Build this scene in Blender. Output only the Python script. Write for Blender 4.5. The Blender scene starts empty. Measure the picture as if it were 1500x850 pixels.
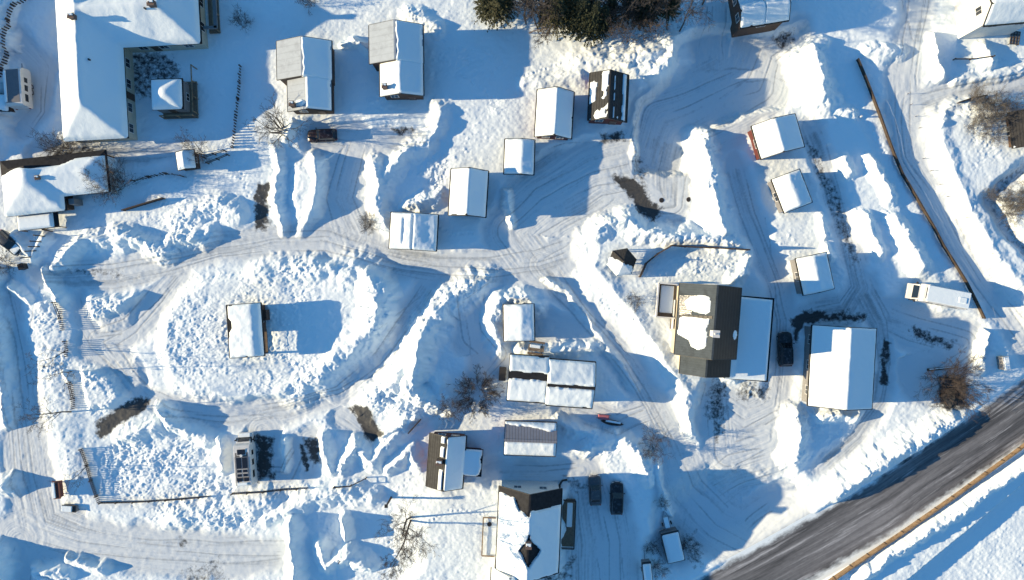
import bpy, bmesh, math, random
import numpy as np
from mathutils import Vector, Matrix

SC = bpy.context.scene
COL = SC.collection
H_CAM = 100.0
R = math.radians
SUN_ELEV, SUN_AZ = R(15.5), R(2.0)          # light travels towards +x, very slightly +y

# ------------------------------------------------------------------ units
def W(px, py, z=0.0):
    """ground plan of the survey: a pixel of the photo seen at height z -> metres"""
    k = (H_CAM - z) / H_CAM
    return ((px - 750) / 10 * k, (425 - py) / 10 * k)

# ------------------------------------------------------------------ noise
def _hash(ix, iy, seed):
    h = (ix.astype(np.int64) * 374761393 + iy.astype(np.int64) * 668265263 + seed * 974634777) & 0xffffffff
    h = ((h ^ (h >> 13)) * 1274126177) & 0xffffffff
    h = h ^ (h >> 16)
    return (h & 0xffffff) / float(0xffffff)

def vnoise(x, y, seed=0):
    ix, iy = np.floor(x), np.floor(y)
    fx, fy = x - ix, y - iy
    fx, fy = fx*fx*fx*(fx*(fx*6-15)+10), fy*fy*fy*(fy*(fy*6-15)+10)
    a, b = _hash(ix, iy, seed), _hash(ix+1, iy, seed)
    c, d = _hash(ix, iy+1, seed), _hash(ix+1, iy+1, seed)
    return ((a+(b-a)*fx)*(1-fy) + (c+(d-c)*fx)*fy)*2-1

def fbm(x, y, seed=0, octv=3, gain=.5):
    s, a, t = 0, 1, 0
    for k in range(octv):
        s = s + a*vnoise(x*2**k+17.3*k, y*2**k-9.1*k, seed+k); t += a; a *= gain
    return s/t

def lumps(x, y, seed=0, rmin=.25, rmax=.62):
    """rounded clods: 0..1 dome heights of stones scattered on a jittered lattice"""
    ix, iy = np.floor(x), np.floor(y)
    out = np.zeros_like(x)
    for dx in (-1, 0, 1):
        for dy in (-1, 0, 1):
            cx, cy = ix+dx, iy+dy
            px_, py_ = cx+_hash(cx, cy, seed), cy+_hash(cx, cy, seed+1)
            r = rmin+(rmax-rmin)*_hash(cx, cy, seed+2)**2
            d2 = ((x-px_)**2+(y-py_)**2)/(r*r)
            out = np.maximum(out, np.sqrt(np.clip(1-d2, 0, 1))*r/rmax)
    return out

def smooth(a, b, v):
    t = np.clip((v-a)/(b-a), 0, 1)
    return t*t*(3-2*t)

def seg_dist(X, Y, pts):
    """distance to a polyline, arc length and signed side at the nearest point, and the interpolated third value"""
    best = np.full(X.shape, 1e9); arc = np.zeros_like(X); side = np.zeros_like(X); val = np.zeros_like(X)
    s0 = 0
    for a, b in zip(pts[:-1], pts[1:]):
        vx, vy = b[0]-a[0], b[1]-a[1]
        L = math.hypot(vx, vy) or 1e-6
        t = np.clip(((X-a[0])*vx+(Y-a[1])*vy)/(L*L), 0, 1)
        dx, dy = X-(a[0]+t*vx), Y-(a[1]+t*vy)
        d = np.hypot(dx, dy)
        m = d < best
        best = np.where(m, d, best)
        arc = np.where(m, s0+t*L, arc)
        side = np.where(m, np.sign(vx*dy-vy*dx)*d, side)
        if len(a) > 2:
            val = np.where(m, a[2]+(b[2]-a[2])*t, val)
        s0 += L
    return best, arc, side, val

def poly_sd(X, Y, pts):
    """signed distance to a polygon, positive inside"""
    n = len(pts); d = np.full(X.shape, 1e9); ins = np.zeros(X.shape, bool)
    for i in range(n):
        (ax, ay), (bx, by) = pts[i], pts[(i+1) % n]
        vx, vy = bx-ax, by-ay
        t = np.clip(((X-ax)*vx+(Y-ay)*vy)/(vx*vx+vy*vy+1e-9), 0, 1)
        d = np.minimum(d, np.hypot(X-(ax+t*vx), Y-(ay+t*vy)))
        if ay != by:
            ins ^= ((ay > Y) != (by > Y)) & (X < (bx-ax)*(Y-ay)/(by-ay)+ax)
    return np.where(ins, d, -d)

# ------------------------------------------------------------------ materials
MATS = {}
def nd(nt, t, **kw):
    n = nt.nodes.new(t)
    for k, v in kw.items():
        if k.startswith('i_'):
            key = k[2:]
            key = int(key) if key.isdigit() else key.replace('_', ' ')
            n.inputs[key].default_value = v
        else:
            setattr(n, k, v)
    return n

def mat(name, col=(.5, .5, .5), rough=.6, metal=0, var=.12, scale=3.0, bump=0, bscale=20, stripes=None, spec=.4, grime=None):
    """a procedural surface: base colour broken up by noise, optional ribs / boards (axis, period, depth), bump"""
    if name in MATS: return MATS[name]
    m = bpy.data.materials.new(name); m.use_nodes = True; MATS[name] = m
    nt = m.node_tree; b = nt.nodes['Principled BSDF']; L = nt.links.new
    b.inputs['Roughness'].default_value = rough; b.inputs['Metallic'].default_value = metal
    b.inputs['Specular IOR Level'].default_value = spec
    tc = nd(nt, 'ShaderNodeTexCoord')
    no = nd(nt, 'ShaderNodeTexNoise', i_Scale=scale, i_Detail=6.0, i_Roughness=.65)
    L(tc.outputs['Object'], no.inputs['Vector'])
    mr = nd(nt, 'ShaderNodeMapRange', i_1=.3, i_2=.7, i_3=1-var, i_4=1+var)
    L(no.outputs['Fac'], mr.inputs[0])
    mul = nd(nt, 'ShaderNodeVectorMath', operation='SCALE'); mul.inputs[0].default_value = col
    L(mr.outputs[0], mul.inputs['Scale'])
    colout = mul.outputs[0]
    if grime:
        n2 = nd(nt, 'ShaderNodeTexNoise', i_Scale=grime[2], i_Detail=8.0, i_Roughness=.7)
        L(tc.outputs['Object'], n2.inputs['Vector'])
        r2 = nd(nt, 'ShaderNodeMapRange', i_1=grime[3], i_2=grime[3]+.12); L(n2.outputs['Fac'], r2.inputs[0])
        mx = nd(nt, 'ShaderNodeMix', data_type='RGBA'); mx.inputs['B'].default_value = (*grime[0], 1)
        m2 = nd(nt, 'ShaderNodeMath', operation='MULTIPLY'); m2.inputs[1].default_value = grime[1]
        L(r2.outputs[0], m2.inputs[0]); L(m2.outputs[0], mx.inputs[0]); L(colout, mx.inputs['A']); colout = mx.outputs['Result']
    hgt = None
    if stripes:
        ax, per, dep, cdep = stripes
        sp = nd(nt, 'ShaderNodeSeparateXYZ'); L(tc.outputs['Object'], sp.inputs[0])
        dv = nd(nt, 'ShaderNodeMath', operation='DIVIDE'); dv.inputs[1].default_value = per; L(sp.outputs['XYZ'.index(ax)], dv.inputs[0])
        fr = nd(nt, 'ShaderNodeMath', operation='PINGPONG'); fr.inputs[1].default_value = .5; L(dv.outputs[0], fr.inputs[0])
        gm = nd(nt, 'ShaderNodeMapRange', i_1=.0, i_2=.12, i_3=0.0, i_4=1.0); L(fr.outputs[0], gm.inputs[0])
        hgt = gm.outputs[0]
        sc2 = nd(nt, 'ShaderNodeMapRange', i_3=1-cdep, i_4=1.0); L(hgt, sc2.inputs[0])
        mu2 = nd(nt, 'ShaderNodeVectorMath', operation='SCALE'); L(colout, mu2.inputs[0]); L(sc2.outputs[0], mu2.inputs['Scale']); colout = mu2.outputs[0]
    L(colout, b.inputs['Base Color'])
    if bump or hgt:
        n3 = nd(nt, 'ShaderNodeTexNoise', i_Scale=bscale, i_Detail=4.0); L(tc.outputs['Object'], n3.inputs['Vector'])
        bp = nd(nt, 'ShaderNodeBump', i_Strength=bump or .2, i_Distance=.03); L(n3.outputs['Fac'], bp.inputs['Height'])
        out = bp
        if hgt:
            b2 = nd(nt, 'ShaderNodeBump', i_Strength=.9, i_Distance=stripes[2]); L(hgt, b2.inputs['Height']); L(bp.outputs[0], b2.inputs['Normal']); out = b2
        L(out.outputs[0], b.inputs['Normal'])
    return m

SNOW = (.86, .935, .945)
def snow_mat(name='roof snow', bump=.35, col=SNOW, scale=2.2, dist=.10):
    if name in MATS: return MATS[name]
    m = bpy.data.materials.new(name); m.use_nodes = True; MATS[name] = m
    nt = m.node_tree; b = nt.nodes['Principled BSDF']; L = nt.links.new
    b.inputs['Roughness'].default_value = .75; b.inputs['Specular IOR Level'].default_value = .15
    b.inputs['Base Color'].default_value = (*col, 1)
    tc = nd(nt, 'ShaderNodeTexCoord')
    n1 = nd(nt, 'ShaderNodeTexNoise', i_Scale=scale, i_Detail=7.0, i_Roughness=.62); L(tc.outputs['Object'], n1.inputs['Vector'])
    b1 = nd(nt, 'ShaderNodeBump', i_Strength=bump, i_Distance=dist); L(n1.outputs['Fac'], b1.inputs['Height'])
    L(b1.outputs[0], b.inputs['Normal'])
    return m

def ground_mat():
    m = bpy.data.materials.new('snowy ground'); m.use_nodes = True
    nt = m.node_tree; b = nt.nodes['Principled BSDF']; L = nt.links.new
    b.inputs['Roughness'].default_value = .75; b.inputs['Specular IOR Level'].default_value = .15
    tc = nd(nt, 'ShaderNodeTexCoord')
    def noise(s, d=6.0, r=.6):
        n = nd(nt, 'ShaderNodeTexNoise', i_Scale=s, i_Detail=d, i_Roughness=r); L(tc.outputs['Object'], n.inputs['Vector']); return n.outputs['Fac']
    def attr(n): return nd(nt, 'ShaderNodeAttribute', attribute_name=n).outputs['Fac']
    def math_(op, a, bb):
        n = nd(nt, 'ShaderNodeMath', operation=op)
        for i, v in enumerate((a, bb)):
            if isinstance(v, (int, float)): n.inputs[i].default_value = v
            else: L(v, n.inputs[i])
        return n.outputs[0]
    def ramp(v, lo, hi):
        n = nd(nt, 'ShaderNodeMapRange', i_1=lo, i_2=hi); L(v, n.inputs[0]); return n.outputs[0]
    def mix(f, a, c):
        n = nd(nt, 'ShaderNodeMix', data_type='RGBA')
        L(f, n.inputs[0])
        for k, v in (('A', a), ('B', c)):
            if isinstance(v, tuple): n.inputs[k].default_value = (*v, 1)
            else: L(v, n.inputs[k])
        return n.outputs['Result']
    n_big, n_mid, n_fine = noise(.35), noise(1.6, 8.0, .7), noise(7, 6.0, .7)
    pack = attr('pack')
    c = mix(pack, SNOW, (.685, .735, .75))
    # worn grey streaks in the packed lanes
    tr = attr('track')
    f = ramp(math_('ADD', tr, math_('MULTIPLY', math_('SUBTRACT', n_mid, .5), .9)), .35, .95)
    c = mix(math_('MULTIPLY', f, .68), c, (.235, .26, .275))
    d = attr('dirt')
    f = ramp(math_('ADD', d, math_('MULTIPLY', math_('SUBTRACT', n_mid, .5), 1.6)), .34, .74)
    dc = mix(ramp(n_fine, .35, .65), (.010, .010, .010), (.036, .030, .026))
    c = mix(math_('MULTIPLY', f, .93), c, dc)
    L(c, b.inputs['Base Color'])
    hb = nd(nt, 'ShaderNodeBump', i_Strength=.5, i_Distance=.22); L(noise(1.9, 8.0, .66), hb.inputs['Height'])
    soft = nd(nt, 'ShaderNodeMapRange', i_3=.24, i_4=.15); L(pack, soft.inputs[0]); L(soft.outputs[0], hb.inputs['Strength'])
    L(hb.outputs[0], b.inputs['Normal'])
    return m

# ------------------------------------------------------------------ mesh collector
class MB:
    def __init__(s): s.v, s.f, s.mi = [], [], []
    def add(s, vs, fs, mi=0):
        o = len(s.v); s.v += [tuple(v) for v in vs]; s.f += [tuple(i+o for i in f) for f in fs]; s.mi += [mi]*len(fs); return s
    def box(s, c, d, rz=0, mi=0, rot=None):
        hx, hy, hz = d[0]/2, d[1]/2, d[2]/2
        M = rot if rot is not None else Matrix.Rotation(rz, 3, 'Z')
        vs = [Vector(c)+M @ Vector((x, y, z)) for z in (-hz, hz) for x, y in ((-hx, -hy), (hx, -hy), (hx, hy), (-hx, hy))]
        return s.add(vs, [(3, 2, 1, 0), (4, 5, 6, 7), (0, 1, 5, 4), (1, 2, 6, 5), (2, 3, 7, 6), (3, 0, 4, 7)], mi)
    def bar(s, a, b, w, h=None, mi=0):
        a, b = Vector(a), Vector(b); d = b-a; L = d.length
        if L < 1e-5: return s
        q = d.to_track_quat('X', 'Z').to_matrix()
        return s.box((a+b)/2, (L, w, h or w), rot=q, mi=mi)
    def tube(s, pts, rs, n=6, mi=0, cap=True):
        pts = [Vector(p) for p in pts]; o = len(s.v); k = len(pts)
        for i, p in enumerate(pts):
            d = (pts[min(i+1, k-1)]-pts[max(i-1, 0)])
            d = d.normalized() if d.length > 1e-9 else Vector((0, 0, 1))
            u = d.orthogonal().normalized() if i == 0 else (u-d*u.dot(d)).normalized()
            w = d.cross(u)
            r = rs[i] if isinstance(rs, (list, tuple)) else rs
            for j in range(n):
                a = 2*math.pi*j/n
                s.v.append(tuple(p+(u*math.cos(a)+w*math.sin(a))*r))
        for i in range(k-1):
            for j in range(n):
                a, b = o+i*n+j, o+i*n+(j+1) % n
                s.f.append((a, b, b+n, a+n)); s.mi.append(mi)
        if cap:
            s.f.append(tuple(o+j for j in reversed(range(n)))); s.f.append(tuple(o+(k-1)*n+j for j in range(n))); s.mi += [mi, mi]
        return s
    def prism(s, poly, y0, y1, mi=0):
        """polygon in (x, z), listed anticlockwise seen from -y, extruded along y"""
        n = len(poly)
        vs = [(x, y0, z) for x, z in poly]+[(x, y1, z) for x, z in poly]
        fs = [tuple(range(n)), tuple(reversed(range(n, 2*n)))]+[(i, i+n, (i+1) % n+n, (i+1) % n) for i in range(n)]
        return s.add(vs, fs, mi)
    def slab(s, poly, z0, z1, mi=0):
        """polygon in (x, y), anticlockwise from above"""
        n = len(poly)
        vs = [(x, y, z0) for x, y in poly]+[(x, y, z1) for x, y in poly]
        fs = [tuple(reversed(range(n))), tuple(range(n, 2*n))]+[(i, (i+1) % n, (i+1) % n+n, i+n) for i in range(n)]
        return s.add(vs, fs, mi)
    def build(s, name, mats, parent=None, loc=None, rz=0, smooth_=False, bevel=0):
        me = bpy.data.meshes.new(name); me.from_pydata(s.v, [], s.f)
        if not isinstance(mats, (list, tuple)): mats = [mats]
        for m in mats: me.materials.append(m)
        if len(mats) > 1: me.polygons.foreach_set('material_index', s.mi)
        if smooth_: me.polygons.foreach_set('use_smooth', [True]*len(me.polygons))
        me.update()
        o = bpy.data.objects.new(name, me); COL.objects.link(o)
        if bevel:
            bm = bmesh.new(); bm.from_mesh(me)
            bmesh.ops.bevel(bm, geom=bm.edges[:], offset=bevel, segments=2, affect='EDGES', profile=.6)
            bm.to_mesh(me); bm.free()
        if loc is not None: o.location = loc
        o.rotation_euler.z = rz
        if parent is not None: o.parent = parent
        return o

def tag(o, label, cat, group=None, kind=None):
    if label: o['label'] = label
    if cat: o['category'] = cat
    if group: o['group'] = group
    if kind: o['kind'] = kind
    return o

def thing(name, label, cat, loc=(0, 0, 0), rz=0, group=None):
    o = bpy.data.objects.new(name, None); COL.objects.link(o)
    o.empty_display_size = .5
    o.location = loc; o.rotation_euler.z = rz
    return tag(o, label, cat, group)

def copy_tree(o, parent=None):
    c = o.copy(); COL.objects.link(c)
    if parent is not None: c.parent = parent
    for ch in list(o.children): copy_tree(ch, c)
    return c

# ------------------------------------------------------------------ world, sun, camera
w = bpy.data.worlds.new('World'); SC.world = w; w.use_nodes = True
nt = w.node_tree; bg = nt.nodes['Background']
sky = nt.nodes.new('ShaderNodeTexSky'); sky.sky_type = 'NISHITA'; sky.sun_disc = False
sun_vec = Vector((-math.cos(SUN_ELEV)*math.cos(SUN_AZ), -math.cos(SUN_ELEV)*math.sin(SUN_AZ), math.sin(SUN_ELEV)))   # towards the sun
sky.sun_elevation = SUN_ELEV; sky.sun_rotation = math.atan2(sun_vec.x, sun_vec.y)
sky.altitude = 0; sky.air_density = 2.05; sky.dust_density = 0.0; sky.ozone_density = 10.0
nt.links.new(sky.outputs[0], bg.inputs[0]); bg.inputs[1].default_value = .106
sl = bpy.data.lights.new('sun', 'SUN'); sl.energy = 4.5; sl.angle = R(.5); sl.color = (1, .80, .51)
so = bpy.data.objects.new('sun', sl); COL.objects.link(so)
so.rotation_euler = sun_vec.to_track_quat('Z', 'Y').to_euler()
cam = bpy.data.cameras.new('camera'); cam.sensor_width = 36; cam.lens = 24; cam.clip_end = 3000
co = bpy.data.objects.new('camera', cam); COL.objects.link(co); co.location = (0, 0, H_CAM); SC.camera = co
SC.view_settings.view_transform = 'Standard'; SC.view_settings.look = 'None'; SC.view_settings.gamma = 1
SC.view_settings.exposure = .95
SC.render.engine = 'CYCLES'
SC.cycles.max_bounces = 4; SC.cycles.diffuse_bounces = 2; SC.cycles.glossy_bounces = 2; SC.cycles.transmission_bounces = 2
SC.cycles.use_denoising = True

# ------------------------------------------------------------------ terrain
# ploughed lanes: (centre line in survey pixels with half widths, wear)
LANES = [
 ([(60,400,14),(110,402,22),(170,402,26),(250,385,24),(320,362,22),(400,352,26),(480,350,32),(560,375,28),(640,392,24),(720,395,28),(790,388,30),(840,370,30)],.8),
 ([(520,345,40),(500,290,34),(512,240,36),(520,205,28),(470,200,24)],.5),
 ([(560,205,20),(610,205,16),(635,200,8)],.7),
 ([(790,390,36),(750,340,44),(800,300,64),(870,260,56),(930,245,60)],.6),
 ([(960,230,50),(980,180,66),(1050,150,70),(1110,120,60),(1125,70,48),(1165,50,26)],.5),
 ([(1000,200,38),(985,260,36),(985,300,30),(960,300,30)],.9),
 ([(1050,110,34),(1045,60,30),(1050,0,26)],.2),
 ([(640,420,34),(604,470,26),(560,525,22),(500,575,20),(420,600,20),(340,606,22),(270,600,22),(215,580,20),(185,540,20),(150,500,36),(195,480,24),(232,440,22),(265,400,20)],.55),
 ([(118,430,10),(125,470,14),(140,496,14),(190,492,20)],.3),
 ([(700,400,26),(690,440,32),(700,490,40),(725,520,34),(700,560,20)],.4),
 ([(795,390,26),(815,415,24),(850,450,20),(885,490,22),(920,540,22),(955,590,22),(985,650,26),(1010,720,48),(1060,770,60),(1100,790,50),(1150,750,40)],.6),
 ([(840,600,26),(900,620,22),(950,600,24)],.4),
 ([(800,480,26),(840,485,26)],.1),
 ([(1040,720,40),(1080,690,50),(1130,670,36)],.5),
 ([(1075,240,18),(1095,310,18),(1120,370,18),(1140,420,20),(1150,470,22),(1145,540,18),(1135,600,24),(1090,620,40),(1060,600,40),(1070,660,50),(1120,640,36)],.6),
 ([(1185,190,18),(1215,270,16),(1240,350,16),(1262,420,20),(1240,455,26),(1190,462,22),(1160,470,18)],.8),
 ([(1262,420,24),(1290,470,18),(1298,530,14),(1290,590,14),(1255,640,14),(1200,685,12)],.9),
 ([(1290,460,26),(1340,480,34),(1410,500,40),(1360,540,50)],.5),
 ([(1350,-40,22),(1340,40,26),(1325,110,30),(1328,170,34),(1336,230,28),(1366,286,25),(1402,356,24),(1440,410,25),(1476,455,28),(1520,520,30)],.45),
 ([(1340,160,30),(1400,140,24),(1450,130,22),(1540,112,20)],.8),
 ([(1520,222,10),(1468,270,11),(1442,296,12)],.6),
 ([(1442,296,11),(1470,340,9),(1510,390,9)],.6),
 ([(-5,400,20),(10,460,24),(25,540,30),(35,620,34),(45,700,40),(60,770,44),(120,790,42),(220,805,36),(320,815,34),(420,812,26)],.7),
 ([(30,790,40),(20,860,50)],.3),
 ([(860,690,24),(870,740,50),(880,800,56),(880,870,60)],.6),
 ([(720,690,16),(790,695,20),(850,690,24)],.4),
 ([(1000,720,40),(985,790,30)],.2),
 ([(385,630,26),(385,690,20),(420,690,20),(440,650,18)],.6),
 ([(455,640,16),(450,690,14)],.5),
 ([(500,610,16),(540,640,14)],.4),
 ([(60,222,16),(120,228,18),(190,225,18),(260,218,12)],.8),
 ([(22,60,20),(60,100,24),(60,160,18),(35,190,18)],.2),
 ([(1030,620,20),(1040,560,14)],.6),
]
# snow banks and heaps, plus an added unseen hill: (crest in survey pixels with heights in metres, half width in pixels, clod amount)
BANKS = [
 ([(492,392,1.2),(530,396,2.0),(552,420,2.9),(556,450,2.8),(548,478,2.0),(520,510,1.4),(470,560,1.3),(430,580,1.0)],34,.9),
 ([(380,400,.9),(430,392,1.2),(490,394,1.4)],26,.9),
 ([(712,408,1.2),(680,425,1.9),(650,446,2.1),(626,475,2.8),(614,505,3.5),(606,540,3.4),(598,570,2.6),(630,590,2.0)],30,1),
 ([(600,520,2.2),(575,560,1.8),(550,585,1.2),(600,600,1.2)],34,.9),
 ([(655,600,.9),(640,560,1.2)],26,1),
 ([(800,412,1.1),(830,428,.7),(862,466,.6),(900,520,.6),(932,570,.5)],9,.3),
 ([(735,440,1.4),(722,470,1.6),(732,510,1.2)],24,.5),
 ([(745,436,1.6),(770,436,1.6),(790,452,1.0)],16,.6),
 ([(760,512,1.1),(820,512,1.1),(880,506,.9)],14,.9),
 ([(852,350,.6),(862,385,.7),(898,425,.5),(930,466,.5),(965,520,.5),(1000,575,.5)],22,.3),
 ([(865,345,1.3),(890,325,1.9),(920,322,2.0),(950,340,2.1),(990,345,1.8)],22,1),
 ([(990,340,1.7),(1020,345,2.0),(1060,350,1.8),(1085,360,1.3)],22,1),
 ([(1030,192,2.0),(1036,230,2.4),(1044,270,2.5),(1052,310,2.4),(1062,340,2.0)],26,.75),
 ([(1095,372,1.4),(1092,400,1.4),(1070,410,1.0)],12,.9),
 ([(1190,70,2.2),(1200,100,2.6),(1208,130,2.6),(1215,150,1.8)],30,.9),
 ([(1215,160,1.0),(1250,165,1.0)],16,.3),
 ([(1270,75,.9),(1320,72,.9)],18,.7),
 ([(1210,60,1.0),(1165,75,1.0)],16,.3),
 ([(1235,235,1.0),(1245,250,1.1)],14,.4),
 ([(1272,232,1.2),(1290,262,1.3),(1304,290,1.1)],14,.9),
 ([(1268,318,1.3),(1280,345,1.2),(1290,370,1.0)],14,.6),
 ([(1310,320,1.2),(1335,360,1.3),(1350,390,1.1)],20,1),
 ([(1202,318,.9),(1208,345,.8)],10,.8),
 ([(1212,360,.9),(1216,375,.9)],10,.8),
 ([(1368,48,1.4),(1372,80,1.5),(1380,112,1.2)],9,.2),
 ([(1400,120,.7),(1450,112,.7),(1520,98,.7)],12,.2),
 ([(1372,165,.3),(1372,205,.5),(1396,275,.5),(1430,340,.5),(1470,410,.5),(1520,480,.4)],20,.3),
 ([(1420,150,.9),(1385,160,1.0),(1372,185,1.0)],14,.3),
 ([(1440,70,1.0),(1452,90,1.2)],16,.9),
 ([(1165,612,1.6),(1172,640,2.2),(1165,672,1.8)],26,.7),
 ([(1205,612,1.2),(1230,606,1.2),(1255,610,.9)],14,1),
 ([(1225,726,1.8),(1265,700,2.2),(1320,665,2.0),(1370,635,1.6),(1410,618,1.2)],26,.5),
 ([(1450,490,1.4),(1442,525,1.6),(1440,545,1.0)],9,.8),
 ([(1000,580,1.0),(1008,610,1.7),(1012,640,1.2)],14,.7),
 ([(868,655,1.0),(900,640,1.3),(935,665,1.6),(945,690,1.2)],18,1),
 ([(945,680,1.0),(950,705,1.0)],14,.4),
 ([(820,620,1.0),(870,640,1.2),(860,660,1.0)],16,1),
 ([(960,680,.7),(985,760,.8)],8,.3),
 ([(60,395,1.2),(72,420,1.6),(88,440,1.2)],14,.9),
 ([(75,392,1.4),(110,360,1.7),(130,348,1.2),(180,352,1.2)],18,.9),
 ([(165,340,1.4),(205,352,1.6),(235,370,1.5),(250,355,1.4),(300,345,1.2)],22,1),
 ([(260,320,.8),(320,300,1.0),(345,310,1.0)],24,1),
 ([(400,212,.8),(411,245,1.0),(405,295,1.1),(412,335,.7)],12,1),
 ([(460,225,.8),(466,260,1.1),(460,300,1.0),(446,335,.5)],14,.9),
 ([(418,205,1.0),(428,180,1.0)],10,.6),
 ([(545,235,1.3),(556,270,1.7),(552,300,1.7),(565,330,1.1)],20,1),
 ([(560,260,1.2),(590,225,1.6),(615,212,1.4),(640,185,1.2),(645,160,.8)],20,1),
 ([(600,300,1.2),(640,290,1.2)],20,1),
 ([(742,280,1.2),(744,310,1.4),(752,326,1.0)],9,.7),
 ([(520,55,1.3),(535,70,1.0)],12,.6),
 ([(600,20,.8),(640,40,.9)],22,.9),
 ([(500,65,1.1),(530,60,1.3)],8,.5),
 ([(850,90,.8),(900,90,1.2),(960,80,1.4),(985,82,1.2)],36,.12),
 ([(905,92,1.2),(965,98,1.7),(986,82,2.0),(984,60,1.6)],24,.3),
 ([(930,204,.6),(930,225,.7)],10,.6),
 ([(770,122,.5),(850,112,.7)],18,.4),
 ([(232,600,2.2),(250,620,1.8),(300,640,1.0)],18,.6),
 ([(175,640,1.0),(230,625,1.5)],20,.6),
 ([(320,645,1.2),(325,690,1.4)],14,.6),
 ([(418,650,1.5),(414,690,1.0)],11,.6),
 ([(470,640,1.3),(486,690,1.1)],14,.7),
 ([(500,690,1.3),(520,650,1.6),(545,680,1.4),(570,645,1.4),(610,610,1.1)],18,1),
 ([(560,640,1.4),(590,622,1.6)],14,1),
 ([(570,690,1.1),(600,660,1.2),(612,680,1.0)],16,1),
 ([(390,760,.9),(450,735,1.2),(500,720,1.3),(545,730,1.0)],20,.9),
 ([(424,765,1.8),(428,800,2.2),(430,860,2.2)],18,.5),
 ([(500,760,1.9),(508,790,1.9)],12,.4),
 ([(470,800,1.4),(480,830,1.4),(510,815,1.8),(540,830,1.2)],18,.8),
 ([(250,760,.8),(330,755,.9),(390,740,1.0)],26,.9),
 ([(100,845,.9),(50,840,1.4),(60,870,1.5)],16,.5),
 ([(95,822,.9),(150,836,.8)],14,.5),
 ([(-4,715,2.0),(2,716,2.0)],24,.2),
 ([(-25,830,3.2),(-30,880,3.2)],34,.2),
 ([(-22,400,2.2),(-10,470,1.6),(-2,540,1.5),(2,620,1.2)],18,.3),
 ([(-65,-10,4.6),(-70,60,4.8),(-65,130,4.6),(-65,190,3.6)],55,.1),  # added hill out of view on the left, throws shade over the corner
 ([(12,418,1.2),(40,440,.8)],12,.4),
 ([(60,440,.3),(70,500,.35),(78,560,.35),(90,620,.35),(110,700,.35)],40,.9),
 ([(92,545,.7),(100,560,.8)],9,.5),
 ([(18,345,.9),(45,380,1.0),(60,350,.9)],12,.5),
 ([(1330,725,1.0),(1400,690,1.0),(1520,610,1.0)],8,.3),
 ([(1260,850,1.2),(1340,790,1.4),(1420,740,1.4),(1520,670,1.4)],16,.7),
]
# lower-lying ground: polygon, depth, soft edge
LOWS = [
 ([(992,60),(1040,40),(1180,40),(1178,150),(1100,165),(1030,190),(1000,255),(935,250),(930,205),(940,150),(975,120)],1.7,16),
 ([(985,735),(1040,700),(1150,706),(1225,735),(1080,835),(1000,850),(960,800)],2.2,56),
 ([(200,70),(420,40),(410,215),(200,200)],.35,50),
]
# raised plateaus of undisturbed or dumped snow: polygon, height, soft edge
PLATEAUS = [
 ([(1366,160),(1362,205),(1376,250),(1402,292),(1436,362),(1474,424),(1530,500),(1640,480),(1640,140),(1460,140),(1400,150)],1.25,26),
 ([(430,238),(470,228),(468,315),(440,338),(428,300)],.7,18),
 ([(640,700),(720,700),(850,715),(840,860),(600,860),(600,740)],1.3,70),
 ([(240,450),(280,415),(350,398),(480,392),(545,410),(560,450),(530,500),(470,555),(400,585),(300,592),(250,560),(232,505)],1.0,22),
 ([(112,432),(204,432),(185,476),(150,484),(128,462)],1.0,14),
 ([(118,545),(195,530),(208,562),(160,600),(128,600)],1.0,14),
 ([(858,350),(866,392),(892,428),(925,470),(952,508),(985,556),(1012,600),(1020,640),(1032,560),(1075,560),(1088,410),(1090,362),(975,345),(900,335)],1.0,16),
 ([(1185,180),(1255,170),(1330,320),(1400,450),(1380,470),(1320,380),(1240,330)],.35,18),
]
# trodden / dumped rough snow: polygon, clod amplitude (m)
ROUGH = [
 ([(228,430),(300,398),(480,388),(560,410),(565,470),(470,565),(300,600),(230,540)],.15),
 ([(70,400),(120,340),(260,300),(350,300),(360,345),(300,362),(200,395)],.24),
 ([(112,432),(204,432),(185,476),(150,484),(128,462)],.30),
 ([(118,535),(200,530),(208,562),(150,610),(125,605)],.28),
 ([(150,660),(230,600),(340,645),(345,725),(150,735)],.25),
 ([(150,735),(345,725),(420,720),(420,775),(170,770)],.22),
 ([(350,720),(560,700),(640,740),(560,850),(430,850)],.18),
 ([(540,590),(620,400),(720,400),(650,470),(640,600)],.26),
 ([(545,180),(640,180),(660,240),(640,330),(560,340),(535,250)],.26),
 ([(640,60),(740,70),(740,160),(660,200),(630,150)],.16),
 ([(860,320),(1090,340),(1095,410),(1060,415),(900,400)],.16),
 ([(1015,190),(1070,190),(1095,350),(1040,350)],.30),
 ([(1175,60),(1235,60),(1240,160),(1190,150)],.34),
 ([(1290,300),(1380,350),(1360,410),(1310,380)],.20),
 ([(1400,150),(1500,200),(1500,380),(1420,260)],.14),
 ([(1150,590),(1265,600),(1200,690),(1150,690)],.26),
 ([(1220,730),(1400,610),(1480,580),(1400,640),(1240,745)],.20),
 ([(860,600),(985,640),(960,710),(860,660)],.26),
 ([(740,500),(900,500),(960,560),(870,540)],.18),
 ([(50,430),(95,430),(130,730),(100,730),(60,600)],.16),
 ([(395,215),(460,225),(450,340),(395,340)],.20),
 ([(960,60),(990,60),(990,110),(960,110)],.16),
 ([(1200,850),(1500,650),(1500,850)],.05),
 ([(620,730),(720,730),(700,850),(560,850)],.05),
 ([(1030,60),(1090,60),(1090,130),(1030,130)],.12),
 ([(690,400),(730,440),(735,540),(650,560)],.08),
]
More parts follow.
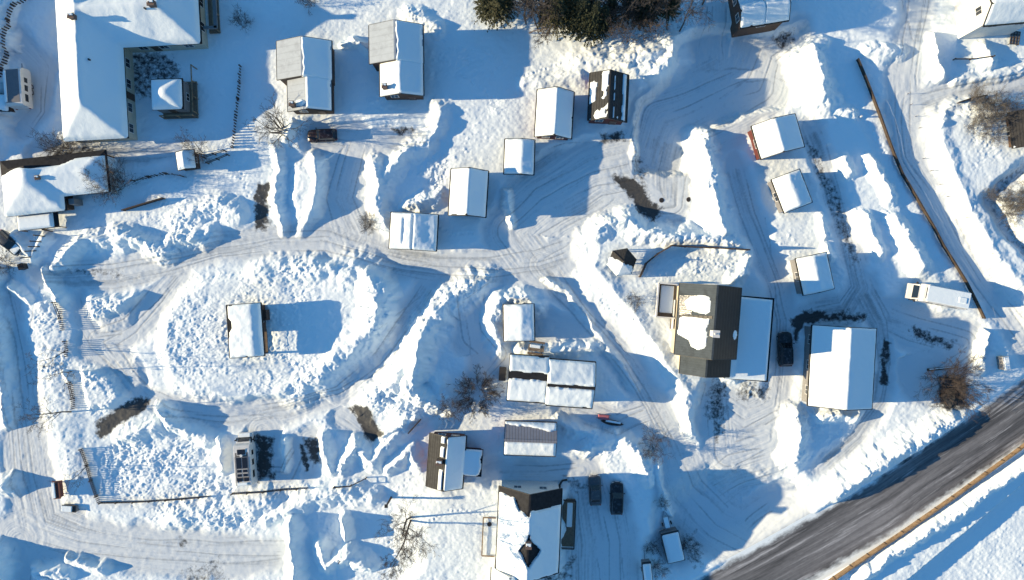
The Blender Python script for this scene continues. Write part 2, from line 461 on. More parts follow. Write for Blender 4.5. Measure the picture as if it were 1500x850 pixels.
# bare earth, gravel and meltwater asphalt showing through
DIRT = [
 ([(902,258),(925,262),(945,285),(968,308),(960,322),(935,306),(912,280)],1.0,8),
 ([(912,262),(930,268),(920,280)],1.0,8),
 ([(515,596),(540,594),(560,634),(545,650),(528,625)],1.0,8),
 ([(378,270),(396,268),(392,335),(376,342)],.9,7),
 ([(142,620),(205,580),(215,584),(200,606),(150,640)],1.0,8),
 ([(376,640),(398,642),(396,700),(378,706)],.85,10),
 ([(448,642),(464,640),(466,672),(456,676)],.85,8),
 ([(442,650),(447,650),(449,690),(444,692)],.85,4),
 ([(1040,560),(1062,562),(1060,630),(1040,610)],.62,14),
 ([(1045,590),(1052,590),(1056,650),(1048,655)],.6,5),
 ([(1080,560),(1130,565),(1125,585),(1080,585)],.6,12),
 ([(1160,470),(1180,455),(1210,455),(1212,466),(1180,470),(1165,500)],1.0,7),
 ([(1210,458),(1268,462),(1265,470),(1212,468)],.75,8),
 ([(1294,495),(1303,500),(1300,560),(1292,562)],.8,5),
 ([(1335,480),(1355,484),(1400,502),(1390,508),(1340,494)],.68,9),
 ([(1180,210),(1195,215),(1232,300),(1256,380),(1248,385),(1220,310)],.55,8),
 ([(880,194),(912,194),(910,206),(882,206)],.75,8),
 ([(1140,46),(1164,40),(1168,54),(1150,62)],.75,9),
 ([(575,190),(600,188),(612,190),(600,196),(576,196)],.75,7),
 ([(530,310),(548,310),(550,340),(538,345)],.55,6),
 ([(925,225),(945,225),(948,282),(930,280)],.48,14),
 ([(265,838),(320,820),(330,850),(280,860)],.48,18),
 ([(265,790),(275,790),(275,800),(265,800)],.6,4),
 ([(90,205),(140,215),(140,240),(60,240)],.62,14),
 ([(185,75),(228,78),(262,90),(262,115),(222,118),(220,140),(190,142)],.62,12),
 ([(1376,556),(1412,552),(1418,596),(1376,600)],.8,10),
 ([(1435,290),(1490,240),(1500,250),(1465,290),(1500,370),(1490,372),(1450,310)],.45,12),
 ([(825,700),(850,705),(860,720),(845,722)],.5,8),
 ([(820,835),(840,810),(846,815),(830,840)],.55,7),
 ([(790,835),(830,838),(838,846),(795,848)],.6,7),
 ([(1008,790),(1025,785),(1030,830),(1015,835)],.45,10),
 ([(100,392),(170,398),(200,402),(170,408),(110,400)],.48,8),
 ([(700,36),(1025,40),(1030,0),(1030,-80),(690,-80)],.42,30),
]
# single wheel ruts, wear lines
RUTS = [
 ([(1040,100),(1080,95),(1120,98),(1165,118)],2.2),([(1060,140),(1095,115),(1130,112),(1160,125)],2.2),
 ([(880,470),(930,530),(950,580),(965,625)],1.6),([(860,445),(910,500),(940,545)],1.2),
 ([(1145,520),(1138,580),(1130,640)],2.4),([(1228,300),(1245,370)],2.2),([(1298,505),(1294,580),(1262,635)],3.0),
 ([(300,800),(420,792)],2.0),([(210,795),(310,796)],1.5),([(60,420),(40,520),(62,640)],1.6),
 ([(1320,0),(1338,60)],2.6),([(1355,0),(1345,60)],3.2),([(1390,125),(1470,120)],2.2),
 ([(220,600),(320,620),(420,612)],2.0),([(330,612),(450,602)],1.5),([(470,352),(560,385)],2.0),
 ([(1030,560),(1040,650)],2),([(1062,560),(1070,640)],2),([(1340,482),(1410,506)],2.5),([(1330,492),(1370,500)],2),
 ([(1120,320),(1140,420)],1.5),([(590,190),(640,186)],1.5),([(560,185),(610,190)],1.5),
 ([(880,210),(930,206)],1.5),([(780,225),(830,210),(870,208)],1.5),([(950,240),(975,290)],3),([(990,235),(985,290)],3),
 ([(850,790),(845,850)],1.5),([(870,790),(880,850)],1.5),([(905,780),(915,850)],1.5),([(830,810),(850,780)],1.5),
 ([(745,395),(680,440),(690,520)],1.6),([(770,395),(830,360),(900,290)],1.6),([(560,480),(620,430)],1.6),
]

# single files of footprints
TRAILS = [[(600,18),(640,52),(655,70)], [(655,95),(690,120),(730,150)], [(232,482),(280,470),(330,462)], [(480,555),(430,530),(392,500)], [(560,800),(610,770),(660,742),(722,748)],
 [(880,440),(925,475),(958,455)], [(770,112),(810,98),(860,85)], [(345,232),(360,270),(372,300)], [(1270,180),(1300,235),(1316,262)], [(1240,300),(1290,330),(1330,345)],
 [(180,650),(240,690),(300,700)], [(420,180),(440,172),(452,190)], [(640,330),(660,345),(700,340)], [(1400,110),(1440,100),(1480,84)], [(200,240),(240,300),(330,290)], [(1020,380),(1060,392),(1085,380)], [(640,640),(610,690),(575,728)]]

def grow(a, b, step, far, k=1.35):
    xs = list(np.arange(a, b+step/2, step)); d = step
    l, r = [], []
    x = xs[0]; d = step
    while x > -far: d *= k; x -= d; l.append(x)
    x = xs[-1]; d = step
    while x < far: d *= k; x += d; r.append(x)
    return np.array(l[::-1]+xs+r)

STEP = .14
gx, gy = grow(-79, 79, STEP, 900), grow(-47, 47, STEP, 900)
GX, GY = np.meshgrid(gx, gy)
PX, PY = 750+10*GX, 425-10*GY          # plan coordinates in survey pixels
warpx = PX+5*fbm(GX*.35, GY*.35, 3)+2.2*fbm(GX*1.4, GY*1.4, 8)
warpy = PY+5*fbm(GX*.35, GY*.35, 5)+2.2*fbm(GX*1.4, GY*1.4, 9)

smx = PX+7*fbm(GX*.07, GY*.07, 6)
smy = PY+7*fbm(GX*.07, GY*.07, 7)

def region(pts, pad):
    xs, ys = [p[0] for p in pts], [p[1] for p in pts]
    i0, i1 = np.searchsorted(gx, (min(xs)-pad-750)/10), np.searchsorted(gx, (max(xs)+pad-750)/10)
    j0, j1 = np.searchsorted(gy, (425-max(ys)-pad)/10), np.searchsorted(gy, (425-min(ys)+pad)/10)
    return slice(j0, j1), slice(i0, i1)

lane = np.zeros_like(GX); track = np.zeros_like(GX); lane_rip = np.zeros_like(GX)
for pts, wear in LANES:
    rg = region(pts, 100)
    d, s, sd, hw = seg_dist(warpx[rg], warpy[rg], pts)
    _, s, sd, _ = seg_dist(smx[rg], smy[rg], pts)
    edge = smooth(9, -8, d-hw*(1+.15*vnoise(s*.04, sd*.01, 44)))
    lane[rg] = np.maximum(lane[rg], edge)
    st = (vnoise(sd*.22+31, s*.007, 40)*.4+vnoise(sd*.6+7, s*.012, 41)*.35+vnoise(sd*1.3+3, s*.02, 45)*.25)*(.55+.6*vnoise(PX[rg]*.02, PY[rg]*.02, 46))
    t = edge*np.clip((.30+.22*wear+st*.95)*(.4+.6*wear), 0, 1)
    for off, ph in ((-.5, 0), (-.22, 9), (.18, 20), (.46, 33)):
        ln = np.abs(sd-off*hw-6*vnoise(s*.008, s*0+ph, 47))
        t = np.maximum(t, .8*edge*smooth(2.2, .4, ln)*np.clip(wear*1.1+.15+.9*vnoise(s*.02+ph, s*0, 48), 0, 1))
    tot = sum(math.hypot(q[0]-p[0], q[1]-p[1]) for p, q in zip(pts[:-1], pts[1:]))
    t = t*smooth(-.5, 14, s)*smooth(tot+.5, tot-14, s)
    lane_rip[rg] = np.where(edge > .3, vnoise(sd*.8, s*.03, 42)*edge, lane_rip[rg])
    track[rg] = np.maximum(track[rg], t)
for pts, hw in RUTS:
    rg = region(pts, 20)
    d, s, sd, _ = seg_dist(PX[rg]+1.5*fbm(GX[rg], GY[rg], 55), PY[rg]+1.5*fbm(GX[rg], GY[rg], 56), pts)
    track[rg] = np.maximum(track[rg], smooth(hw*1.3, hw*.4, d)*.85*(.65+.35*vnoise(s*.05, sd, 57)))
rough = np.zeros_like(GX)
for pts, amp in ROUGH:
    rg = region(pts, 30)
    rough[rg] = np.maximum(rough[rg], amp*smooth(-10, 10, poly_sd(warpx[rg], warpy[rg], pts)))
plat = np.zeros_like(GX)
for pts, hh, soft in PLATEAUS:
    k = (100-hh)/100; pts = [(750+(x-750)*k, 425+(y-425)*k) for x, y in pts]
    rg = region(pts, 40)
    plat[rg] = np.maximum(plat[rg], hh*smooth(-soft*.5, soft*.5, poly_sd(warpx[rg], warpy[rg], pts)))
bank = np.zeros_like(GX); clod = np.zeros_like(GX)
for pts, hw, c in BANKS:
    pts = [(750+(x-750)*(100-h)/100, 425+(y-425)*(100-h)/100, h) for x, y, h in pts]
    rg = region(pts, hw*1.6)
    d, s, sd, h = seg_dist(warpx[rg], warpy[rg], pts)
    wob = 1+.22*vnoise(s*.05, sd*.02, 60)+.12*vnoise(s*.15, sd*.08, 61)
    t = np.clip(1-d/(hw*wob), 0, 1)
    f = t*t*(3-2*t)*.55+t*.45
    hb = h*f*(1+.18*fbm(GX[rg]*.5, GY[rg]*.5, 62))
    bank[rg] = np.maximum(bank[rg], hb)
    clod[rg] = np.maximum(clod[rg], c*np.clip(f*1.6, 0, 1)*np.clip(h, 0, 1.6)/1.6)
rough = np.maximum(rough, clod*.36)
dirt = np.zeros_like(GX)
for pts, v, soft in DIRT:
    rg = region(pts, 60)
    dirt[rg] = np.maximum(dirt[rg], v*smooth(-soft*1.3, soft*.7, poly_sd(warpx[rg]+4*fbm(GX[rg]*.8, GY[rg]*.8, 64), warpy[rg]+4*fbm(GX[rg]*.8, GY[rg]*.8, 65), pts)))
# the carriageway of the main road: the ground dips under it
ROAD_C = [(950,936),(1131,840),(1283,754),(1350,708),(1453,640),(1520,592),(1640,500)]
ROAD_HW = 42
low = np.zeros_like(GX)
for pts, dp, soft in LOWS:
    rg = region(pts, 80)
    low[rg] = np.maximum(low[rg], dp*smooth(-soft*.5, soft*.5, poly_sd(warpx[rg], warpy[rg], pts)))
rg = region(ROAD_C, 150)
d_road = np.full(GX.shape, 1e3); s_road = np.zeros_like(GX)
d_road[rg], _, s_road[rg], _ = seg_dist(PX[rg], PY[rg], ROAD_C)

far = smooth(60, 200, np.hypot(np.clip(np.abs(GX)-79, 0, None), np.clip(np.abs(GY)-47, 0, None)))
H = .34+.16*fbm(GX*.09, GY*.09, 11)+.05*fbm(GX*.5, GY*.5, 12)
H = H*(1-lane)+(.02+.03*fbm(GX*.2, GY*.2, 13))*lane
H = H+np.maximum(bank, 0)+plat*(1-.6*lane)*np.clip(1-bank*.25, .3, 1)
inner = 1-smooth(0, 30, np.hypot(np.clip(np.abs(GX)-79, 0, None), np.clip(np.abs(GY)-47, 0, None)))
big = lumps(GX*.8, GY*.8, 20, .15, .7); mid = lumps(GX*2.2, GY*2.2, 24, .15, .62); sml = lumps(GX*3.6+.3, GY*3.6, 28, .2, .6)
rr = rough*(1-.75*lane*(bank < .25))*inner*np.clip(.60+1.7*fbm(GX*.12, GY*.12, 66)+.9*fbm(GX*.45, GY*.45, 67), .10, 1.7)
rr = rr*.74
H += rr*(.55*big*np.clip(clod*2, .1, 1)+.38*mid+.42*sml-.4)+rr*1.1*fbm(GX*.8, GY*.8, 30, 5, .62)
H += (1-lane)*inner*(.035*fbm(GX*1.2, GY*1.2, 31)+.02*vnoise(GX*3, GY*3, 32))+lane*inner*.018*vnoise(GX*1.6, GY*1.6, 33)
# trodden specks scattered on open snow
spk = lumps(GX*1.3+5, GY*1.3, 36, .1, .35)*np.clip(fbm(GX*.15, GY*.15, 37)*1.5, 0, 1)
H += spk*.09*(1-lane)*inner
H += np.clip(bank, 0, 1.5)*inner*(.16*fbm(GX*1.3, GY*1.3, 68, 4, .6)+.12*np.abs(vnoise(GX*.7, GY*.7, 69)))
for pts in TRAILS:
    for (ax, ay), (bx, by) in zip(pts[:-1], pts[1:]):
        L = math.hypot(bx-ax, by-ay); n = int(L/6.5); ux, uy = (bx-ax)/L, (by-ay)/L
        for i in range(n):
            sg = 1 if i % 2 else -1
            x, y = ax+ux*6.5*i-uy*1.3*sg+1.1*math.sin(i*3.7), ay+uy*6.5*i+ux*1.3*sg+1.1*math.cos(i*2.9)
            rg = region([(x, y)], 5)
            d2 = ((PX[rg]-x)**2+(PY[rg]-y)**2)/(2.0**2)
            H[rg] -= .075*np.exp(-d2)-.02*np.exp(-(np.sqrt(d2)-1.7)**2*3)
H -= track*.05
H += lane_rip*.020
H = H*smooth(ROAD_HW-2, ROAD_HW+9, d_road)+(-.12)*(1-smooth(ROAD_HW-2, ROAD_HW+9, d_road))
H -= low*smooth(ROAD_HW+5, ROAD_HW+45, d_road)
# the bank falls away beyond the guard rail
fall = smooth(ROAD_HW+14, ROAD_HW+30, d_road+5*vnoise(GX*.25, GY*.25, 63))*(s_road > 0)
ROAD_OUT = smooth(0, 400, PX*.6+PY*.8-1560)
H -= np.where((PX*.637+PY*.771 > 1500) & (PX > 1150), fall, 0)*(1.7-.5*ROAD_OUT)
H += far*(6*fbm(GX*.006, GY*.006, 15))
H -= dirt*.06

nxv, nyv = len(gx), len(gy)
verts = np.stack([GX, GY, H], -1).reshape(-1, 3)
dzdx = np.gradient(H, gx, axis=1); dzdy = np.gradient(H, gy, axis=0)
N = np.stack([-dzdx, -dzdy, np.ones_like(H)], -1); N /= np.linalg.norm(N, axis=-1, keepdims=True); N = N.reshape(-1, 3)
idx = np.arange(nxv*nyv).reshape(nyv, nxv)
quads = np.stack([idx[:-1, :-1], idx[:-1, 1:], idx[1:, 1:], idx[1:, :-1]], -1).reshape(-1, 4)
lane_f = ((lane[:-1, :-1]+lane[1:, 1:])/2).reshape(-1)
pack_v = (lane*np.clip(1-bank*1.2, 0, 1)).reshape(-1)
GM = ground_mat()

def ground_z(px, py):
    x, y = (px-750)/10, (425-py)/10
    i = min(max(np.searchsorted(gx, x)-1, 0), nxv-2); j = min(max(np.searchsorted(gy, y)-1, 0), nyv-2)
    tx, ty = (x-gx[i])/(gx[i+1]-gx[i]), (y-gy[j])/(gy[j+1]-gy[j])
    return float((H[j, i]*(1-tx)+H[j, i+1]*tx)*(1-ty)+(H[j+1, i]*(1-tx)+H[j+1, i+1]*tx)*ty)
def gz(x, y): return ground_z(750+10*x, 425-10*y)

def sheet(name, sel):
    q = quads[sel]; used, inv = np.unique(q, return_inverse=True); q = inv.reshape(-1, 4)
    me = bpy.data.meshes.new(name)
    me.vertices.add(len(used)); me.vertices.foreach_set('co', verts[used].astype(np.float32).ravel())
    me.loops.add(len(q)*4); me.loops.foreach_set('vertex_index', q.astype(np.int32).ravel())
    me.polygons.add(len(q)); me.polygons.foreach_set('loop_start', np.arange(0, len(q)*4, 4, dtype=np.int32))
    me.polygons.foreach_set('use_smooth', np.ones(len(q), bool))
    me.update(calc_edges=True)
    for n, a in (('pack', pack_v), ('track', track.reshape(-1)), ('dirt', dirt.reshape(-1))):
        at = me.attributes.new(n, 'FLOAT', 'POINT'); at.data.foreach_set('value', a[used].astype(np.float32))
    me.normals_split_custom_set_from_vertices(N[used])
    me.materials.append(GM)
    o = bpy.data.objects.new(name, me); COL.objects.link(o); o['kind'] = 'structure'
    return o
sheet('snow_ground', lane_f < .5)
sheet('village_road', lane_f >= .5)

# ------------------------------------------------------------------ building kit
M_SNOW = snow_mat()
M_TIN = mat('light grey ribbed roof', (.36, .41, .46), .7, 0, .06, 1.5, spec=.15, stripes=('Y', .9, .012, .12), grime=((.25, .28, .32), .5, .7, .52))
M_TINX = mat('lilac grey ribbed roof', (.20, .215, .26), .6, 0, .10, 1.5, spec=.2, stripes=('Y', .42, .03, .55))
M_GREEN = mat('weathered sheet roof', (.062, .078, .092), .75, 0, .15, 1.2, spec=.12, stripes=('Y', .33, .008, .16), grime=((.035, .042, .048), .6, .5, .52))
M_TILE = mat('dark roof tiles', (.048, .047, .046), .75, 0, .25, 2, spec=.15, stripes=('X', .34, .03, .5))
M_TILEB = mat('brown roof tiles', (.052, .053, .053), .75, 0, .25, 2, spec=.12, stripes=('X', .34, .03, .5))
M_BLACK = mat('black roof felt', (.026, .027, .030), .8, 0, .3, 2, spec=.12)
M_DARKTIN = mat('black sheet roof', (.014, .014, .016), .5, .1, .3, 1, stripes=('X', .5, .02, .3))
M_RED = mat('red painted boards', (.115, .028, .02), .7, 0, .15, 3, stripes=('Z', .16, .012, .45), grime=((.12, .04, .03), .5, 1.2, .52))
M_REDB = mat('faded red boards', (.22, .06, .045), .7, 0, .15, 3, stripes=('Z', .16, .012, .4))
M_WHITE = mat('white painted boards', (.72, .72, .69), .6, 0, .06, 3, stripes=('Z', .16, .012, .3), grime=((.5, .48, .44), .5, 1, .55))
M_CREAM = mat('cream painted boards', (.55, .50, .38), .65, 0, .08, 3, stripes=('Z', .16, .012, .35))
M_BROWN = mat('brown stained boards', (.085, .05, .032), .7, 0, .2, 3, stripes=('Z', .16, .012, .45))
M_GREYW = mat('grey painted boards', (.22, .22, .22), .7, 0, .12, 3, stripes=('Z', .16, .012, .4))
M_TRIM = mat('white trim paint', (.68, .68, .66), .5, 0, .06, 4)
M_DTRIM = mat('dark trim paint', (.03, .028, .027), .55, 0, .2, 4)
M_GLASS = mat('window glass', (.02, .025, .032), .08, 0, .1, 1, spec=.7)
M_SLOPESHADE = mat('painted slope shade', (.03, .045, .07), .15, 0, .1, 2, stripes=('Y', .3, .01, .4))  # dark tone standing in for shade on a roof slope
M_DOOR = mat('door paint', (.10, .055, .03), .5, 0, .15, 4)
M_STEEL = mat('galvanised steel', (.38, .38, .39), .4, .6, .12, 6)
M_BRICK = mat('chimney masonry', (.16, .11, .09), .85, 0, .25, 6, stripes=('Z', .09, .01, .4))
M_DECK = mat('weathered deck boards', (.20, .15, .105), .8, 0, .25, 4, stripes=('X', .13, .01, .5))
M_WOOD = mat('tan timber', (.30, .205, .12), .8, 0, .2, 4, stripes=('Z', .2, .01, .4), grime=((.13, .085, .05), .8, 1.6, .48))
M_BOARD = mat('brown fence boards', (.075, .056, .04), .85, 0, .25, 4, stripes=('Z', .2, .01, .5), grime=((.05, .036, .028), .8, 1.2, .48))
M_DWOOD = mat('dark weathered timber', (.060, .042, .033), .85, 0, .3, 4)
M_CONC = mat('foundation concrete', (.28, .27, .26), .85, 0, .15, 3)

def fit(l, g, r, zl, zg, zr, frame=None):
    L = [Vector(W(*p, zl)) for p in l]; G = [Vector(W(*p, zg)) for p in g]; Rr = [Vector(W(*p, zr)) for p in r]
    if frame is None:
        Y = ((L[0]-L[1])+(G[0]-G[1])+(Rr[0]-Rr[1])).normalized(); X = Vector((Y.y, -Y.x))
        o = (L[0]+L[1]+Rr[0]+Rr[1])/4
        frame = (o, X, Y)
    o, X, Y = frame
    f = lambda P, A: sum((p-o).dot(A) for p in P)/len(P)
    return frame, dict(xl=f(L, X), xg=f(G, X), xr=f(Rr, X), zl=zl, zg=zg, zr=zr,
                       y1=f([L[0], G[0], Rr[0]], Y), y0=f([L[1], G[1], Rr[1]], Y))

def roof_z(s, x):
    return np.where(x < s['xg'], s['zl']+(s['zg']-s['zl'])*(x-s['xl'])/max(s['xg']-s['xl'], .01),
                    s['zr']+(s['zg']-s['zr'])*(s['xr']-x)/max(s['xr']-s['xg'], .01))

def height_sheet(root, name, xs, ys, zf, tf, m=None, smooth_=True):
    """a layer of snow of thickness tf(X, Y) lying on the surface zf(X, Y)"""
    X, Y = np.meshgrid(xs, ys)
    t = tf(X, Y); z = zf(X, Y)
    zz = np.where(t > .015, z+t, z-.05)
    ok = t > .015
    q = []
    nx = len(xs)
    for j in range(len(ys)-1):
        for i in range(nx-1):
            if ok[j, i] or ok[j, i+1] or ok[j+1, i] or ok[j+1, i+1]:
                q.append((j*nx+i, j*nx+i+1, (j+1)*nx+i+1, (j+1)*nx+i))
    if not q: return None
    q = np.array(q); used, inv = np.unique(q, return_inverse=True)
    V = np.stack([X, Y, zz], -1).reshape(-1, 3)[used]
    b = MB(); b.v = [tuple(v) for v in V]; b.f = [tuple(f) for f in inv.reshape(-1, 4)]; b.mi = [0]*len(b.f)
    o = b.build(name, m or M_SNOW, root, smooth_=smooth_)
    return o

def gable_snow(root, s, T=.35, mask=None, seed=0, inset=.03, step=.125, name='roof_snow'):
    x0, x1 = s['xl']+inset, s['xr']-inset
    y0, y1 = s['y0']+(inset if s.get('c0', 1) else s.get('j', -.1)), s['y1']-(inset if s.get('c1', 1) else s.get('j', -.1))
    nx, ny = max(int((x1-x0)/step), 8), max(int((y1-y0)/step), 8)
    xs, ys = np.linspace(x0-.02, x1+.02, nx), np.linspace(y0-.02, y1+.02, ny)
    def zf(X, Y): return (roof_z(s, X)+roof_z(s, X-.25)*.5+roof_z(s, X+.25)*.5)/2 if T > .2 else roof_z(s, X)
    def tf(X, Y):
        d = np.minimum(np.minimum(X-x0, x1-X), np.minimum(Y-y0, y1-Y))
        d = d-.11*np.abs(fbm(X*.6+seed, Y*.6, seed+70))*1.6
        e = np.clip(d/.34, 0, 1)
        t = T*np.sqrt(np.clip(1-(1-e)**2, 0, 1))*(1+.34*fbm(X*.4+seed, Y*.4, seed+71)+.10*fbm(X*1.6, Y*1.6, seed+72))
        if mask is not None:
            u = (X-s['xl'])/(s['xr']-s['xl']); v = (Y-s['y0'])/(s['y1']-s['y0'])
            mk = mask(u, v, X, Y)
            t = t*np.sqrt(np.clip(mk, 0, 1))
        return t
    return height_sheet(root, name, xs, ys, zf, tf)

def window_at(root, c, w, h, axis, trim=None):
    """window in a wall: axis 'x' faces +-x, axis 'y' faces +-y; the pane is the window, its frame a sub-part"""
    b = MB(); f = MB(); t = .07
    x, y, z = c
    if axis == 'x':
        b.box(c, (.05, w, h))
        for dy in (-w/2-t/2, 0, w/2+t/2): f.box((x, y+dy, z), (.10, t if dy else .04, h+2*t-.004*(dy == 0)))
        for dz in (-h/2-t/2, h/2+t/2): f.box((x, y, z+dz), (.104, w-.002, t))
    else:
        b.box(c, (w, .05, h))
        for dx in (-w/2-t/2, 0, w/2+t/2): f.box((x+dx, y, z), (t if dx else .04, .10, h+2*t-.004*(dx == 0)))
        for dz in (-h/2-t/2, h/2+t/2): f.box((x, y, z+dz), (w-.002, .104, t))
    o = b.build('window', M_GLASS, root); f.build('frame', trim or M_TRIM, o)
    return o

def door_at(root, c, w, h, axis, m=None):
    b = MB().box(c, (.08, w, h) if axis == 'x' else (w, .08, h))
    o = b.build('door', m or M_DOOR, root)
    x, y, z = c
    if axis == 'x': MB().box((x, y+w*.36, z), (.18, .04, .12)).build('handle', M_STEEL, o)
    else: MB().box((x+w*.36, y, z), (.04, .18, .12)).build('handle', M_STEEL, o)

def chimney_at(root, x, y, ztop, zbase, w=.7, d=.7, snow=True, m=None):
    b = MB().box((x, y, (ztop+zbase)/2), (w, d, ztop-zbase)).box((x, y, ztop+.04), (w+.16, d+.16, .10))
    b.box((x-w*.2, y, ztop+.17), (.2, .2, .2)); b.box((x+w*.22, y, ztop+.14), (.2, .2, .14))
    o = b.build('chimney', m or M_BRICK, root)
    if snow:
        MB().box((x, y+d*.2, ztop+.16), (w*.95, d*.5, .18)).build('snow_cap', M_SNOW, o, bevel=.06)
    return o

def house(name, label, cat, secs, walls=M_RED, group=None, trim=None, doors=(), openings=True):
    """secs: dicts l, g, r (eave, ridge, eave end points), zl, zg, zr, roof, snow=(T, mask), oh"""
    frame, S = None, []
    for sc in secs:
        frame, s = fit(sc['l'], sc['g'], sc['r'], sc['zl'], sc['zg'], sc['zr'], frame)
        s.update(sc); S.append(s)
    o, X, Y = frame
    for s in S:                                   # butt neighbouring sections
        s['z0'] = -.9
    root = thing(name, label, cat, (o.x, o.y, 0), math.atan2(X.y, X.x), group)
    for k, s in enumerate(S):
        oh = s.get('oh', .38); ohy = s.get('ohy', .32); th = .17
        y0, y1 = s['y0'], s['y1']
        poly = [(s['xl'], s['zl']-th), (s['xg'], s['zg']-th), (s['xr'], s['zr']-th), (s['xr'], s['zr']), (s['xg'], s['zg']), (s['xl'], s['zl'])]
        MB().prism(poly, y0, y1).build('roof', s.get('roof', M_BLACK), root)
        if s.get('ridge', True):
            MB().bar((s['xg'], y0-.01, s['zg']+.012), (s['xg'], y1+.01, s['zg']+.012), .26, .05).build('ridge_cap', s.get('roof', M_BLACK), root)
        for yy in (y0-.022, y1+.022):              # barge boards and gutters
            MB().prism([(s['xl']-.03, s['zl']-th-.05), (s['xg'], s['zg']-th-.05), (s['xr']+.03, s['zr']-th-.05), (s['xr']+.03, s['zr']+.025), (s['xg'], s['zg']+.025), (s['xl']-.03, s['zl']+.025)], yy-.02, yy+.02).build('barge_board', s.get('edge', M_DTRIM), root)
        for xx, z in ((s['xl']-.07, s['zl']-.12), (s['xr']+.07, s['zr']-.12)):
            MB().tube([(xx, y0, z), (xx, y1, z)], .065, 6).build('gutter', M_DTRIM, root)
        xa, xb = s['xl']+oh, s['xr']-oh
        za, zb = float(roof_z(s, np.array(xa)))-th+.01, float(roof_z(s, np.array(xb)))-th+.01
        ya, yb = y0+ohy*s.get('c0', 1), y1-ohy*s.get('c1', 1)
        ya += (yb-ya)*s.get('open_end', 0)
        wm = s.get('walls', walls)
        MB().prism([(xa, s['z0']), (xb, s['z0']), (xb, zb), (s['xg'], s['zg']-th+.01), (xa, za)], ya, yb).build('wall', wm, root)
        s['box'] = (xa, xb, ya, yb, za, zb)
        if openings and s.get('open', True):
            L = yb-ya; n = max(1, int(L/3.6)); hh = min(1.15, (za-.8)*.6)
            for i in range(n):
                yy = ya+L*(i+.5)/n
                for xx, z, sd in ((xa-.02, za, -1), (xb+.02, zb, 1)):
                    zc = z-.42-hh/2
                    if (k, sd, i) in doors: door_at(root, (xx, yy, .3+.95), 1.0, 1.95, 'x')
                    else: window_at(root, (xx, yy, zc), 1.2, hh, 'x', trim)
            for yy, sd in ((ya-.02, 'b'), (yb+.02, 't')):
                if s.get('c0' if sd == 'b' else 'c1', 1) == 0: continue
                zc = min(za, zb)-.42-hh/2
                wdt = xb-xa
                if wdt > 3.2:
                    for q in (.28, .72):
                        if (k, sd, q) in doors: door_at(root, (xa+wdt*q, yy, 1.28), 1.0, 1.95, 'y')
                        else: window_at(root, (xa+wdt*q, yy, zc), 1.0, hh, 'y', trim)
        if s.get('snow'):
            T, mk = s['snow']
            gable_snow(root, s, T, mk, seed=k*13+int(abs(o.x*7)) % 97)
    root['_s'] = 0
    del root['_s']
    return root, S, frame

def local(frame, px, py, z):
    o, X, Y = frame; p = Vector(W(px, py, z))-o
    return p.dot(X), p.dot(Y)

